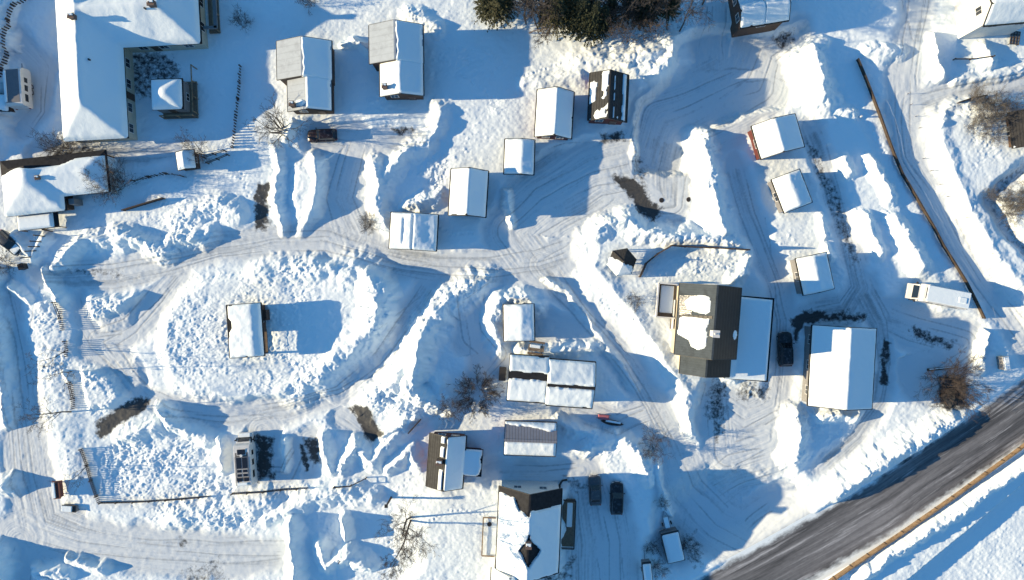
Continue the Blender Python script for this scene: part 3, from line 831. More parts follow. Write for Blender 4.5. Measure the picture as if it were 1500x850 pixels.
# ------------------------------------------------------------------ hip-roofed buildings
def hip_house(name, label, origin, rz, wings, ze, slope, walls, roofm, T=.4, group=None, oh=.45, mask=None, cat='house', seed=0):
    """wings: (x0, x1, y0, y1, axis, hip at start, hip at end) in local metres"""
    root = thing(name, label, cat, (origin[0], origin[1], 0), rz, group)
    def zwing(wg, X, Y):
        x0, x1, y0, y1, ax, ha, hb = wg
        d = np.minimum(X-x0, x1-X) if ax == 'y' else np.minimum(Y-y0, y1-Y)
        if ax == 'y':
            if ha: d = np.minimum(d, Y-y0)
            if hb: d = np.minimum(d, y1-Y)
            ins = (Y >= y0) & (Y <= y1) & (d >= -.001)
        else:
            if ha: d = np.minimum(d, X-x0)
            if hb: d = np.minimum(d, x1-X)
            ins = (X >= x0) & (X <= x1) & (d >= -.001)
        return np.where(ins, ze+slope*d, -1e3)
    def zf(X, Y): return np.max([zwing(wg, X, Y) for wg in wings], axis=0)
    for k, (x0, x1, y0, y1, ax, ha, hb) in enumerate(wings):
        e = .004*k
        def P(a, b, z): return (a, b, z-e) if ax == 'y' else (b, a, z-e)
        a0, a1, b0, b1 = (x0, x1, y0, y1) if ax == 'y' else (y0, y1, x0, x1)
        hw = (a1-a0)/2; zr = ze+slope*hw; am = (a0+a1)/2
        r0, r1 = b0+(hw if ha else 0), b1-(hw if hb else 0)
        vs = [P(a0, b0, ze), P(a1, b0, ze), P(a1, b1, ze), P(a0, b1, ze), P(am, r0, zr), P(am, r1, zr),
              P(a0, b0, ze-.2), P(a1, b0, ze-.2), P(a1, b1, ze-.2), P(a0, b1, ze-.2)]
        fs = [(0, 1, 4), (1, 2, 5, 4), (2, 3, 5), (3, 0, 4, 5), (6, 9, 8, 7), (0, 6, 7, 1), (1, 7, 8, 2), (2, 8, 9, 3), (3, 9, 6, 0)]
        if ax != 'y': fs = [tuple(reversed(f)) for f in fs]
        MB().add(vs, fs).build('roof', roofm, root)
        MB().slab([(x0+oh, y0+oh), (x1-oh, y0+oh), (x1-oh, y1-oh), (x0+oh, y1-oh)], -.9, ze-.15-e).build('wall', walls, root)
    xs = np.arange(min(w[0] for w in wings), max(w[1] for w in wings)+.1, .2); ys = np.arange(min(w[2] for w in wings), max(w[3] for w in wings)+.1, .2)
    def edge(X, Y):
        d = np.full(X.shape, -1.0)
        for x0, x1, y0, y1, *_ in wings:
            d = np.maximum(d, np.minimum(np.minimum(X-x0, x1-X), np.minimum(Y-y0, y1-Y)))
        return d
    def tf(X, Y):
        e = np.clip((edge(X, Y)-.1-.08*np.abs(fbm(X, Y, seed)))/.5, 0, 1)
        t = T*np.sqrt(np.clip(1-(1-e)**2, 0, 1))*(1+.2*fbm(X*.35, Y*.35, seed+3)+.06*fbm(X*1.5, Y*1.5, seed+4))
        if mask is not None: t = t*np.sqrt(np.clip(mask(X, Y), 0, 1))
        return t
    def zs(X, Y):
        k = .45
        return (2*zf(X, Y)+sum(np.maximum(zf(X+dx, Y+dy), ze) for dx, dy in ((k, 0), (-k, 0), (0, k), (0, -k))))/6
    height_sheet(root, 'roof_snow', xs, ys, zs, tf)
    return root, zf

def wall_windows(root, pts, axis, zc=1.7, w=1.2, h=1.1, trim=None):
    for x, y in pts: window_at(root, (x, y, zc), w, h, axis, trim)

# ---- the L-shaped house at the upper left
ox, oy = W(182, 71, 3.1)
ell, zf = hip_house('hip_roof_house', 'large L-shaped house with a thick white snow roof and two chimneys', (ox, oy), R(3.2),
    [(-9.2, 0, -12.8, 9.6, 'y', True, False), (-5, 11.1, 0, 9.4, 'x', False, True)], 3.3, .66, M_CREAM, M_BLACK, T=.45, seed=5)
for x, y, ww, dd in ((-4.7, 3.2, .75, .6), (6.2, 4.4, .85, .7)):
    zt = float(zf(np.array(x), np.array(y)))
    chimney_at(ell, x, y, zt+1.1, zt-.6, ww, dd)
for x, y in ((-3.3, -2.4), (5.0, 4.0)):
    zt = float(zf(np.array(x), np.array(y)))
    MB().tube([(x, y, zt-.2), (x, y, zt+.75)], .13, 8).build('vent_pipe', M_DTRIM, ell)
wall_windows(ell, [(-.43, -11), (-.43, -8), (-.43, -4.6), (-.43, -1.6)], 'x'); wall_windows(ell, [(2, .43), (5, .43), (8.5, .43)], 'y')
wall_windows(ell, [(-8.77, -10), (-8.77, -6), (-8.77, -2), (-8.77, 3)], 'x'); wall_windows(ell, [(-7, -12.37), (-3, -12.37)], 'y'); wall_windows(ell, [(10.67, 3), (10.67, 6.5)], 'x')
door_at(ell, (.03-.45, -6.3, 1.3), 1, 2, 'x'); door_at(ell, (3.6, .43, 1.3), 1, 2, 'y')
# covered porch and its snow-free terrace
MB().box((11.9, 6.2, .5), (1.5, 7.5, .3)).build('porch_floor', M_DECK, ell)
b = MB()
for y in (2.6, 5.0, 7.4, 9.6): b.bar((12.6, y, .3), (12.6, y, 2.6), .14)
b.bar((12.6, 2.5, 2.6), (12.6, 9.7, 2.6), .16)
b.build('porch_frame', M_WOOD, ell)
b = MB(); b.box((12.2, 2.4, 2.75), (1.9, .4, .25)).box((13.0, 6.2, 2.75), (.5, 7.8, .25)); b.build('porch_beam', M_GREYW, ell)

def hut_hip(name, label, cx, cy, rz, wx, wy, ze, slope, walls, T=.35, **kw):
    return hip_house(name, label, W(cx, cy, ze), rz, [(-wx/2, wx/2, -wy/2, wy/2, 'y', True, True)], ze, slope, walls, M_BLACK, T=T, oh=.2, **kw)
hut, _ = hut_hip('garden_pavilion', 'square pavilion with a domed snow roof in the courtyard of the L-shaped house', 245, 138, R(2), 4.5, 4.4, 3.0, .48, M_GREYW, cat='garden hut', seed=9)
wall_windows(hut, [(2.05, 0)], 'x', 1.2, 1.0, .8); door_at(hut, (0, -2.02, 1.1), .9, 1.8, 'y')
b = MB()
for y in (-2.2, 0, 2.2, 4.4): b.bar((3.0, y, 0), (3.0, y, 1.9), .12)
b.bar((3.0, -2.3, 1.9), (3.0, 4.5, 1.9), .14).bar((-1.8, -2.75, 1.9), (3.0, -2.75, 1.9), .14)
for x in (-1.8, .6, 2.9): b.bar((x, -2.75, 0), (x, -2.75, 1.9), .12)
b.build('railing_frame', M_WOOD, hut)
MB().box((.6, -.2, .42), (5.0, 5.3, .25)).build('deck', M_DECK, hut)

# ---- the hip-roofed house with bare shrubs at its gable, left edge
ox, oy = W(8, 314, 2.8)
def mk2(X, Y): return 1-smooth(.55, .75, (Y-5.6+.10*X)-.4*vnoise(X*.3, Y*0, 81))*smooth(3, 3.6, X)*0-smooth(6.0, 6.35, Y+.4*vnoise(X*.35, Y*0, 82)+.09*(9-np.clip(X, 0, 12)))
hl, zf = hip_house('hip_roof_house', 'low house under drifted snow with a bare dark strip along its upper eave, left edge', (ox, oy), R(6.2),
    [(0, 15.2, 1.6, 7.6, 'x', True, True), (0, 8.7, -.4, 6.2, 'y', True, False)], 2.8, .36, M_BROWN, M_BLACK, T=.42, mask=mk2, seed=15)
wall_windows(hl, [(10.5, 2.05), (13, 2.05)], 'y', 1.5, 1.1, .9); wall_windows(hl, [(14.75, 4), (14.75, 6)], 'x', 1.5, 1.1, .9); wall_windows(hl, [(2, .05)], 'y', 1.5, 1.1, .9)
chimney_at(hl, 6.2, 4.3, 4.5, 3.0, .5, .5)
b = MB().slab([(1.0, -2.5), (6.9, -2.5), (6.9, -.35), (1.0, -.35)], 1.9, 2.05); b.build('porch_roof', M_BLACK, hl)
xs, ys = np.arange(.9, 7.01, .15), np.arange(-2.6, -.3, .15)
height_sheet(hl, 'porch_snow', xs, ys, lambda X, Y: X*0+2.05, lambda X, Y: .3*np.sqrt(np.clip(np.minimum(np.minimum(X-1.05, 6.2-X), np.minimum(Y+2.45, -.3-Y))/.3, 0, 1)))
for x, y in ((1.1, -2.4), (6.8, -2.4), (4, -2.4)): MB().bar((x, y, -.3), (x, y, 1.9), .12).build('porch_post', M_WOOD, hl)
MB().bar((9.2, .9, 0), (9.2, .9, 2.3), .8, .8).build('entrance_screen', M_GREYW, hl)

# ---- snow-roofed shed cut by the left edge
house('snowy_shed', 'small shed under a flat snow roof beside the parked caravan, at the left edge', 'shed',
    [dict(l=[(-38, 138), (-38, 163)], g=[(-14, 138), (-14, 163)], r=[(13, 138), (13, 163)], zl=2.2, zg=2.6, zr=2.2, snow=(.4, None), open=False)], M_BROWN)

# ---- twin semi-bare gable houses
full = None
def bare_left(cut, wob=.03): return lambda u, v, X, Y: smooth(cut-.02, cut+.02, u+wob*fbm(Y*.7, X*.2, 90))
def b3_low(u, v, X, Y):
    n = fbm(X*.9, Y*.9, 91)*.12
    patch = smooth(0, .06, .16-np.hypot((u-.36), (v-.22)*1.3)+n)
    return np.maximum(smooth(.49, .53, u), patch)
h3, S, fr = house('gable_house', 'house with one bare light grey roof half in two steps, beside the bare tree', 'house', [
    dict(l=[(405, 61), (406, 116)], g=[(441, 52), (443, 110)], r=[(486, 60), (486, 118)], zl=3.5, zg=5.3, zr=3.4, roof=M_TIN, snow=(.34, bare_left(.55)), c0=0),
    dict(l=[(421, 117), (421.5, 162)], g=[(450, 111), (450, 160)], r=[(486, 118), (485, 163)], zl=3.3, zg=4.85, zr=3.4, roof=M_TIN, snow=(.30, b3_low), c1=0)],
    M_BROWN, doors=((1, 'b', .72),))
chimney_at(h3, *local(fr, 427, 152, 5), 5.1, 3.2, .6, .6)
def b4_low(u, v, X, Y):
    n = fbm(X*.6, Y*.6, 94)*.35
    return 1-smooth(.0, .12, .10-np.hypot(u-.30, (v-.75)*.8)+n*.12)
h4, S, fr = house('gable_house', 'house with bare grey upper roof half and snowy lower half, right of its twin', 'house', [
    dict(l=[(541, 38), (541, 94)], g=[(577, 28.6), (579, 88)], r=[(619.5, 35), (620, 92)], zl=3.5, zg=5.3, zr=3.4, roof=M_TIN, snow=(.36, bare_left(.555)), c0=0),
    dict(l=[(556, 95), (557.5, 142)], g=[(585, 88), (586, 137)], r=[(620, 92), (620, 140)], zl=3.3, zg=4.85, zr=3.4, roof=M_TIN, snow=(.34, b4_low), c1=0)],
    M_BROWN, doors=((1, 'b', .72),))
chimney_at(h4, *local(fr, 563, 126, 5), 5.1, 3.2, .6, .6)

# ---- the row of garages and sheds in the middle
house('gable_shed', 'white-roofed shed with a red wall, on the left of the snow-patched dark roof', 'shed', [
    dict(l=[(786.5, 130.5), (784, 200)], g=[(817, 128), (811, 198.5)], r=[(841, 134), (837, 203.5)], zl=2.9, zg=4.75, zr=2.8, snow=(.26, None))], M_RED)
def mk6(u, v, X, Y):
    n = fbm(X*1.3, Y*.75, 96)
    lft = smooth(.06, .14, n*1.25-.14*u+.04)*(u < .47)
    st = smooth(.0, .12, .5*vnoise(X*2.3+.25*fbm(Y*.8, X, 97), Y*.10, 98)+.28*fbm(X*1.5, Y*.8, 99)+.03)*(u > .60)
    return np.where(u < .47, lft, st)
h6, S, fr = house('gable_house', 'red house with a dark ribbed roof bearing only patches and streaks of snow', 'house', [
    dict(l=[(865, 106), (861, 176)], g=[(894, 104), (891, 175)], r=[(921, 109), (918, 178)], zl=3.2, zg=5.0, zr=3.1, roof=M_TILEB, snow=(.13, mk6))], M_RED, doors=((0, 'b', .72),))
house('gable_shed', 'small shed wholly under snow, just below the red-walled white-roofed shed', 'shed', [
    dict(l=[(740, 205), (738, 254)], g=[(765, 203), (763, 256)], r=[(783, 203), (782, 257)], zl=2.3, zg=2.9, zr=2.3, snow=(.38, None))], M_GREYW)
house('gable_shed', 'shed with half its snow roof bright and half in blue shade, above the double garage', 'shed', [
    dict(l=[(661, 248), (657, 314)], g=[(687, 246), (683.5, 316)], r=[(716, 249), (711, 320)], zl=2.9, zg=4.75, zr=2.8, snow=(.22, None))], M_BROWN)
def mk9(u, v, X, Y): return 1-.9*smooth(.035, .015, np.abs(u-.49))*smooth(.98, .9, v)-.55*smooth(.04, .02, np.abs(u-.30))*smooth(.1, .2, v)*smooth(.9, .8, v)
house('double_garage', 'wide double garage with humped snow roof split by a dark seam, beside the main lane', 'garage', [
    dict(l=[(573, 312), (570, 365)], g=[(607, 311), (604, 366)], r=[(642, 314), (639, 368)], zl=2.5, zg=3.1, zr=2.5, snow=(.42, mk9), ridge=False)], M_GREYW)

# ---- cabin on the big mound
def mk10(u, v, X, Y):
    return 1-smooth(.10, .03, u-.10*smooth(.16, .05, np.abs(v-.62)))*smooth(.3, .4, v)
cb, S, fr = house('mound_cabin', 'cabin on a snow mound with an almost flat snow roof and an open porch end', 'cabin', [
    dict(l=[(332, 448), (336.5, 526)], g=[(368, 444), (373.5, 523)], r=[(381, 443), (388, 520)], zl=3.9, zg=4.25, zr=3.75, snow=(.40, mk10), ridge=False, oh=.35, open_end=.46)], M_BROWN)
xa, xb, ya, yb, za, zb = S[0]['box']
y0 = S[0]['y0']+.3
for x, y in ((xa, y0), (xb, y0)):
    MB().bar((x, y, 0), (x, y, 3.72), .16).build('porch_post', M_DWOOD, cb)
MB().box(((xa+xb)/2, (y0+ya)/2, 1.3), (xb-xa+.1, ya-y0, .2)).build('porch_floor', M_DECK, cb)
for x in (xb,):
    b = MB()
    for z in (2.1,): b.bar((x, y0, z), (x, ya, z), .05, .06)
    b.build('railing', M_DWOOD, cb)
MB().box((xb+.35, yb-1.5, 2.0), (.6, 1.5, 1.5)).build('wood_store', M_DWOOD, cb, bevel=.05)

# ---- small sheds and huts
house('snowed_shed', 'low shed sunk in drifts, just above the house with the four-part roof', 'shed', [
    dict(l=[(738, 447), (738, 500)], g=[(763, 445), (764, 500)], r=[(781, 444.5), (784, 500)], zl=2.3, zg=2.7, zr=2.3, snow=(.40, None), ridge=False)], M_GREYW)
def mk12(c): return lambda u, v, X, Y: 1-smooth(-.02, .02, .5*c[1]-np.abs(u-c[0])+.015*fbm(Y*1.2, X, 101))
h12, S, fr = house('four_part_house', 'white house with four snow fields on its roof parted by dark bands', 'house', [
    dict(l=[(804, 523), (748, 519.5)], g=[(803.5, 546), (746.5, 542)], r=[(798.5, 591), (740.5, 586)], zl=3.2, zg=4.5, zr=3.2, snow=(.30, mk12((.42, .20))), c0=1, c1=0),
    dict(l=[(876, 531), (805, 526)], g=[(872, 564), (804, 558)], r=[(865, 600), (798.5, 592)], zl=3.4, zg=4.9, zr=3.2, snow=(.36, mk12((.535, .11))), c0=0, c1=1)],
    M_WHITE)
b = MB().box((*local(fr, 736, 548, 1.2), .9), (1.9, 1.0, 1.1)); b.build('heat_pump', M_DTRIM, h12)
h13, S, fr = house('gable_house', 'house with bare brown tiles on one slope and a snow-covered lobed extension', 'house', [
    dict(l=[(630, 636), (624, 715)], g=[(655, 637.5), (650, 717)], r=[(683.5, 640), (677, 717)], zl=3.0, zg=4.9, zr=3.0, roof=M_TILEB,
         snow=(.26, lambda u, v, X, Y: np.maximum(smooth(.50, .53, u), smooth(.335, .36, u)*smooth(.45, .43, u)*smooth(-.25, -.1, vnoise(Y*1.1, X*0, 103)+.1)*(np.abs(v-.52) > .10))))], M_RED)
chimney_at(h13, *local(fr, 643, 678, 5.2), 5.3, 3.4, .8, .6)
ax0, ay0 = local(fr, 676, 697, 2.7); ax1, ay1 = local(fr, 708, 659, 2.7)
MB().slab([(ax0-.4, ay0), (ax1, ay0), (ax1, ay1), (ax0-.4, ay1)], 2.4, 2.6).build('extension_roof', M_BLACK, h13)
MB().slab([(ax0-.3, ay0+.35), (ax1-.35, ay0+.35), (ax1-.35, ay1-.35), (ax0-.3, ay1-.35)], -.5, 2.41).build('extension_wall', M_RED, h13)
def lobes(X, Y):
    d = np.minimum(np.minimum(X-ax0+.7, ax1-.1-X), np.minimum(Y-ay0-.1, ay1-.1-Y)); d = d-.13*(1+np.sin((Y-ay0)*3.2))*smooth(ax1-.9, ax1-.2, X)
    return .45*np.sqrt(np.clip(d/.2, 0, 1))
height_sheet(h13, 'extension_snow', np.arange(ax0-.5, ax1+.1, .12), np.arange(ay0-.1, ay1+.2, .12), lambda X, Y: X*0+2.6, lobes)

h14, S, fr = house('red_shed', 'red shed with a bare ribbed lilac grey slope and a snowy lower slope', 'shed', [
    dict(l=[(816, 619), (741, 617.5)], g=[(816, 646), (738.5, 645)], r=[(813, 670), (737, 665)], zl=2.9, zg=4.2, zr=2.9, roof=M_TINX,
         snow=(.30, lambda u, v, X, Y: np.maximum(smooth(.57, .60, u), smooth(.09, .04, u+.10*fbm(Y*.5, X, 104)-.10*smooth(.2, 1, v)))))], M_REDB)

def mk15(u, v, X, Y):
    n = fbm(X*.7, Y*.7, 105)*.05
    top_l = smooth(.0, .02, (.925-.12*smooth(.22, .34, u)-.06*smooth(.36, .46, u))-v+n)
    top_r = smooth(.0, .02, .81-v+n*.6)
    t = np.where(u < .5, top_l, top_r)
    dia = np.minimum(.20-np.abs(u-.51)-np.abs(v-.34)*1.1, .2)+n*.9
    spike = np.minimum(.05-np.abs(u-.49)-.35*np.clip(v-.40, 0, 1)*.6, np.minimum(v-.33, .56-v))
    return t*(1-smooth(.0, .015, dia))*(1-smooth(0, .012, spike))
h15, S, fr = house('gable_house', 'house with streaked snow roof and a black thawed diamond round its chimney, side porches', 'house', [
    dict(l=[(731, 713), (726, 851)], g=[(777, 716), (771, 847)], r=[(823, 724), (818, 832)], zl=4.8, zg=8.4, zr=4.8, snow=(.45, mk15), oh=.3),
    dict(l=[(721, 838), (716, 900)], g=[(748, 838), (744, 900)], r=[(781, 838), (777, 900)], zl=4.6, zg=8.0, zr=4.6, snow=(.4, None), open=False, c1=0)],
    M_WHITE)
chimney_at(h15, *local(fr, 774, 797, 8.7), 9.4, 7.2, .7, .8, snow=True)
# glass-sided porch towards the sun and the deck behind
x0, y0 = local(fr, 706, 812, 1.3); x1, y1 = local(fr, 727, 757, 1.3)
MB().box(((x0+x1)/2, (y0+y1)/2, .9), (x1-x0, y1-y0, .25)).build('porch_floor', M_DECK, h15)
b = MB()
for a, c in (((x0, y0), (x0, y1)), ((x0, y0), (x1, y0)), ((x0, y1), (x1, y1))):
    b.bar((*a, 1.9), (*c, 1.9), .16, .12); b.bar((*a, 1.3), (*c, 1.3), .05, .6)
b.build('porch_railing', M_WOOD, h15)
MB().box(((x0+x1)/2+.25, (y0+y1)/2-.3, 1.12), (x1-x0-1.0, y1-y0-1.6, .28)).build('porch_snow', M_SNOW, h15, bevel=.1)
MB().tube([(x0+.9, y1-1.0, 1.0), (x0+.9, y1-1.0, 1.75)], .33, 10).build('barrel', M_DTRIM, h15)
x0, y0 = local(fr, 822, 801, 1.0); x1, y1 = local(fr, 843, 732, 1.0)
MB().box(((x0+x1)/2, (y0+y1)/2, .75), (x1-x0, y1-y0, .25)).build('deck', M_DECK, h15)
b = MB()
for a, c in (((x1, y0), (x1, y1)), ((x0, y0), (x1, y0)), ((x0, y1), (x1, y1))):
    b.bar((*a, 1.75), (*c, 1.75), .14, .1); b.bar((*a, 1.3), (*c, 1.3), .06, .12)
b.build('deck_railing', M_DWOOD, h15)
MB().box((x1-.75, (y0+y1)/2+1.2, .96), (.8, y1-y0-3.4, .3)).build('deck_snow', M_SNOW, h15, bevel=.12)
pts = [(*local(fr, 819, 718, .9), .9), (*local(fr, 820, 710, 1), 1.0), (*local(fr, 824, 704, 1.1), 1.1), (*local(fr, 831, 703, 1.1), 1.1)]
MB().tube(pts, .18, 6).build('handrail', M_DTRIM, h15)

# ---- tall house with dormers and a flat-roofed garage wing
def none(u, v, X, Y): return X*0
def patch16(u, v, X, Y):
    n = fbm(X*.8, Y*.8, 107)*.05
    return smooth(0, .04, .045-np.hypot((u-.93), (v-.33)*.55)+n*.5)
h16, S, fr = house('tall_gable_house', 'tallest house, sheet roof near-black on its shaded side, two snow masses on the other', 'house', [
    dict(l=[(996, 415), (988, 520)], g=[(1052, 416), (1043, 523)], r=[(1086, 424), (1078, 530)], zl=5.4, zg=9.6, zr=5.8, roof=M_GREEN, snow=(.15, patch16), c0=0),
    dict(l=[(997, 520), (996, 547)], g=[(1036, 524), (1034, 551)], r=[(1070, 529), (1068, 555)], zl=4.2, zg=7.0, zr=4.5, roof=M_GREEN, c1=0)], M_CREAM)
s = S[0]
# near-black sheets laid over the slope right of each ridge
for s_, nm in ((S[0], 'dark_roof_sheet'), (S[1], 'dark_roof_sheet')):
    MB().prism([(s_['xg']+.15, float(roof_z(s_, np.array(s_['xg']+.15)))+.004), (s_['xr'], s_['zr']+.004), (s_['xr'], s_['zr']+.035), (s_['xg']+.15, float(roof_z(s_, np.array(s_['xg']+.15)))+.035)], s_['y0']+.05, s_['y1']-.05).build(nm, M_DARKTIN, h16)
# snow masses that have not slid off the sunny slope, with slope shade painted as dark panels beside them
def slope_z(px):
    return 5.4+4.2*(px-992)/56
MASS = [[local(fr, x, y, slope_z(x)) for x, y in pl] for pl in (
    [(1003, 442), (1010, 435), (1030, 433), (1041, 436), (1041, 458), (1034, 461), (1018, 457), (1006, 453)],
    [(994, 466), (1000, 463), (1040, 467), (1037, 476), (1034, 484), (1035, 500), (1030, 509), (1022, 512), (1012, 507), (1008, 498), (993, 490)])]
for pl in MASS:
    xs1, ys1 = [p[0] for p in pl], [p[1] for p in pl]
    def tm(X, Y, pl=pl):
        d = poly_sd(X, Y, pl)+.14*fbm(X*1.2, Y*1.2, 108)
        return .30*np.sqrt(np.clip(d/.4, 0, 1))*(1+.25*fbm(X*.8, Y*.8, 109))
    height_sheet(h16, 'snow_mass', np.arange(min(xs1)-.3, max(xs1)+.3, .12), np.arange(min(ys1)-.3, max(ys1)+.3, .12), lambda X, Y: roof_z(s, X), tm)
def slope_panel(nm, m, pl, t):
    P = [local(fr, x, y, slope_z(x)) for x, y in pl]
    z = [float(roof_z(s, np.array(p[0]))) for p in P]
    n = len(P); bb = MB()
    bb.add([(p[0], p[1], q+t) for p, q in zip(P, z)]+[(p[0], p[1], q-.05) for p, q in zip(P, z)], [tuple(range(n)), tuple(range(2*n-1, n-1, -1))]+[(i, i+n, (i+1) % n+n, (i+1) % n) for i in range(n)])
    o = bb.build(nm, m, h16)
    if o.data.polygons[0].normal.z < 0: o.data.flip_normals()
slope_panel('shade_panel', M_SLOPESHADE, [(995.5, 433), (995, 461), (1012, 461), (1020, 433)], .05)  # shade of a dormer slope put into the colour as a dark panel
slope_panel('shade_strip', M_DARKTIN, [(995, 461.5), (994.6, 464.5), (1043, 467), (1043, 463)], .09)  # black strip painted in for the shaded slope between the snow masses
chimney_at(h16, *local(fr, 1047, 489, 10), 10.6, 7.4, .8, .8, snow=False, m=M_TRIM)
# garage wing with a nearly flat snowy roof
x0, y0 = local(fr, 1072, 556, 3.3); x1, y1 = local(fr, 1135, 437, 3.3); x0 = s['xr']-.6
MB().slab([(x0, y0), (x1, y0), (x1, y1), (x0, y1)], 3.0, 3.2).build('wing_roof', M_BLACK, h16)
MB().slab([(x0+.1, y0+.4), (x1-.4, y0+.4), (x1-.4, y1-.4), (x0+.1, y1-.4)], -.6, 3.01).build('wing_wall', M_CREAM, h16)
height_sheet(h16, 'wing_snow', np.arange(x0, x1+.1, .15), np.arange(y0, y1+.1, .15), lambda X, Y: 3.2-(X-x0)*.03,
    lambda X, Y: (.42+.25*smooth(1.6, .2, X-x0))*np.sqrt(np.clip((np.minimum(np.minimum(X-x0+.3, x1-.18-X), np.minimum(Y-y0-.1, y1-.2-Y)))/.35, 0, 1))*(1+.1*fbm(X*.5, Y*.5, 111)))
for t in (.25, .6): 
    MB().box((x0+(x1-x0)*t+.7, y0+.37, 1.4), (2.4, .08, 2.3)).build('garage_door', M_WHITE, h16)
# balconies on the sunny side
x0, y0 = local(fr, 960, 464, 2.4); x1, y1 = local(fr, 991, 417, 2.4)
MB().box(((x0+x1)/2, (y0+y1)/2, 2.1), (x1-x0, y1-y0, .2)).build('balcony_floor', M_DECK, h16)
b = MB()
for a, c in (((x0, y0), (x0, y1)), ((x0, y0), (x1, y0)), ((x0, y1), (x1, y1))):
    b.bar((*a, 3.05), (*c, 3.05), .2, .12); b.bar((*a, 2.6), (*c, 2.6), .06, .8)
b.build('balcony_railing', M_TRIM, h16)
MB().box(((x0+x1)/2+.1, (y0+y1)/2+.2, 2.32), (x1-x0-.8, y1-y0-.9, .3)).build('balcony_snow', M_SNOW, h16, bevel=.12)
for x, y in ((x0+.1, y0+.1), (x0+.1, y1-.1)): MB().bar((x, y, -.3), (x, y, 2.1), .16).build('balcony_post', M_TRIM, h16)
xa, ya = local(fr, 984, 482, 2.2); xb, yb = local(fr, 994, 440, 2.2)
MB().box(((xa+xb)/2, (ya+yb)/2, 1.7), (xb-xa+.3, yb-ya, .2)).build('landing', M_DECK, h16)
MB().bar((xa, ya, 2.4), (xa, yb, 2.4), .12, .9).build('landing_screen', M_WHITE, h16)

# ---- big garage by the bend, flat snow roof partly in sun
h17, S, fr = house('large_garage', 'large rectangular garage by the bend, its smooth snow roof half sunlit', 'garage', [
    dict(l=[(1189, 475), (1184, 592)], g=[(1247, 478), (1239, 601)], r=[(1284, 484), (1277, 602.6)], zl=3.2, zg=5.5, zr=3.1, snow=(.22, None), ridge=False, oh=.3)], M_GREYW)

# ---- three huts in a row along the eastern lane
h18, S, fr = house('gable_shed', 'shed with a red end and half-shaded snow roof, topmost in the row of three huts', 'shed', [
    dict(l=[(1102, 184), (1113, 233)], g=[(1134, 174), (1149, 224)], r=[(1163, 166), (1180, 215)], zl=3.0, zg=4.7, zr=2.9, snow=(.24, None))], M_RED)
house('flat_shed', 'square hut with a plain snow roof, middle one of the row of three', 'shed', [
    dict(l=[(1129, 262), (1149, 311)], g=[(1153, 255), (1172, 304)], r=[(1172, 248), (1190, 298)], zl=2.7, zg=3.3, zr=2.6, snow=(.40, None), ridge=False, ohy=.2, oh=.2)], M_GREYW)
house('flat_shed', 'square hut with its snow roof half sunlit, lowest of the row of three', 'shed', [
    dict(l=[(1165, 379), (1177, 431)], g=[(1189, 374), (1201, 429)], r=[(1211, 369), (1222, 425)], zl=2.9, zg=3.6, zr=2.8, snow=(.40, None), ridge=False, ohy=.2, oh=.2)], M_GREYW)

# ---- top edge, right
h19, S, fr = house('gable_house', 'dark house with a two-part snow roof cut by the top edge, beside the conifers', 'house', [
    dict(l=[(1148, -34), (1076, -22)], g=[(1154, 6), (1081, 15)], r=[(1158, 28), (1086, 43)], zl=3.6, zg=5.0, zr=3.6, snow=(.28, lambda u, v, X, Y: 1-.95*smooth(.014, .006, np.abs(v-.5)-.0)-.95*smooth(.03, .015, np.abs(u-.52))), oh=.3)], M_BROWN)
h20, S, fr = house('white_house', 'tall white house with green-stained roof and snowy lower slope in the upper right corner', 'house', [
    dict(l=[(1530, -60), (1446, -52)], g=[(1530, -2), (1443, 6)], r=[(1527, 31), (1438, 38)], zl=6.3, zg=8.3, zr=6.3,
         roof=mat('mossy roof sheet', (.035, .05, .032), .6, 0, .3, 1.5), snow=(.22, lambda u, v, X, Y: smooth(.55, .60, u+.03*fbm(Y, X, 115))), oh=.3)], M_WHITE)
h21, S, fr = house('dark_house', 'dark house with scarcely any snow on its roof at the right edge beside the thicket', 'house', [
    dict(l=[(1478, 165), (1484, 218)], g=[(1512, 160), (1518, 213)], r=[(1546, 155), (1552, 208)], zl=2.9, zg=4.0, zr=2.9, roof=M_TILE, snow=(.12, lambda u, v, X, Y: smooth(.25, .4, fbm(X*.6, Y*.6, 116))))], M_BROWN)

# ---- hexagonal gazebo
gp = W(911, 384, 2.6)
gzb = thing('hexagonal_gazebo', 'small hexagonal gazebo with a pointed dark roof half covered in snow', 'gazebo', (*gp, .3), R(10))
rad, ze, za = 2.1, 2.5, 3.9
hexa = [(rad*math.cos(math.pi/3*i), rad*math.sin(math.pi/3*i)) for i in range(6)]
b = MB(); b.add([(x, y, ze) for x, y in hexa]+[(0, 0, za)]+[(x, y, ze-.12) for x, y in hexa], [(i, (i+1) % 6, 6) for i in range(6)]+[((i+1) % 6, i, 7+i, 7+(i+1) % 6) for i in range(6)]+[tuple(range(12, 6, -1))])
rf = b.build('roof', M_TILE, gzb)
b = MB()
for x, y in hexa: b.bar((x*1.0, y*1.0, ze+.03), (0, 0, za+.03), .1, .06)
b.tube([(0, 0, za-.1), (0, 0, za+.4)], [.1, .03], 6)
b.build('ridge_cap', M_DTRIM, rf)
for x, y in hexa: MB().bar((x*.9, y*.9, -.6), (x*.9, y*.9, ze), .14).build('post', M_WHITE, gzb)
hs = [(x*.9, y*.9) for x, y in hexa]
for i in range(6):
    if i != 4: MB().bar((*hs[i], .45), (*hs[(i+1) % 6], .45), .06, .9).build('parapet', M_WHITE, gzb)
MB().slab([(x*.95, y*.95) for x, y in hexa], -.2, .05).build('floor', M_DECK, gzb)
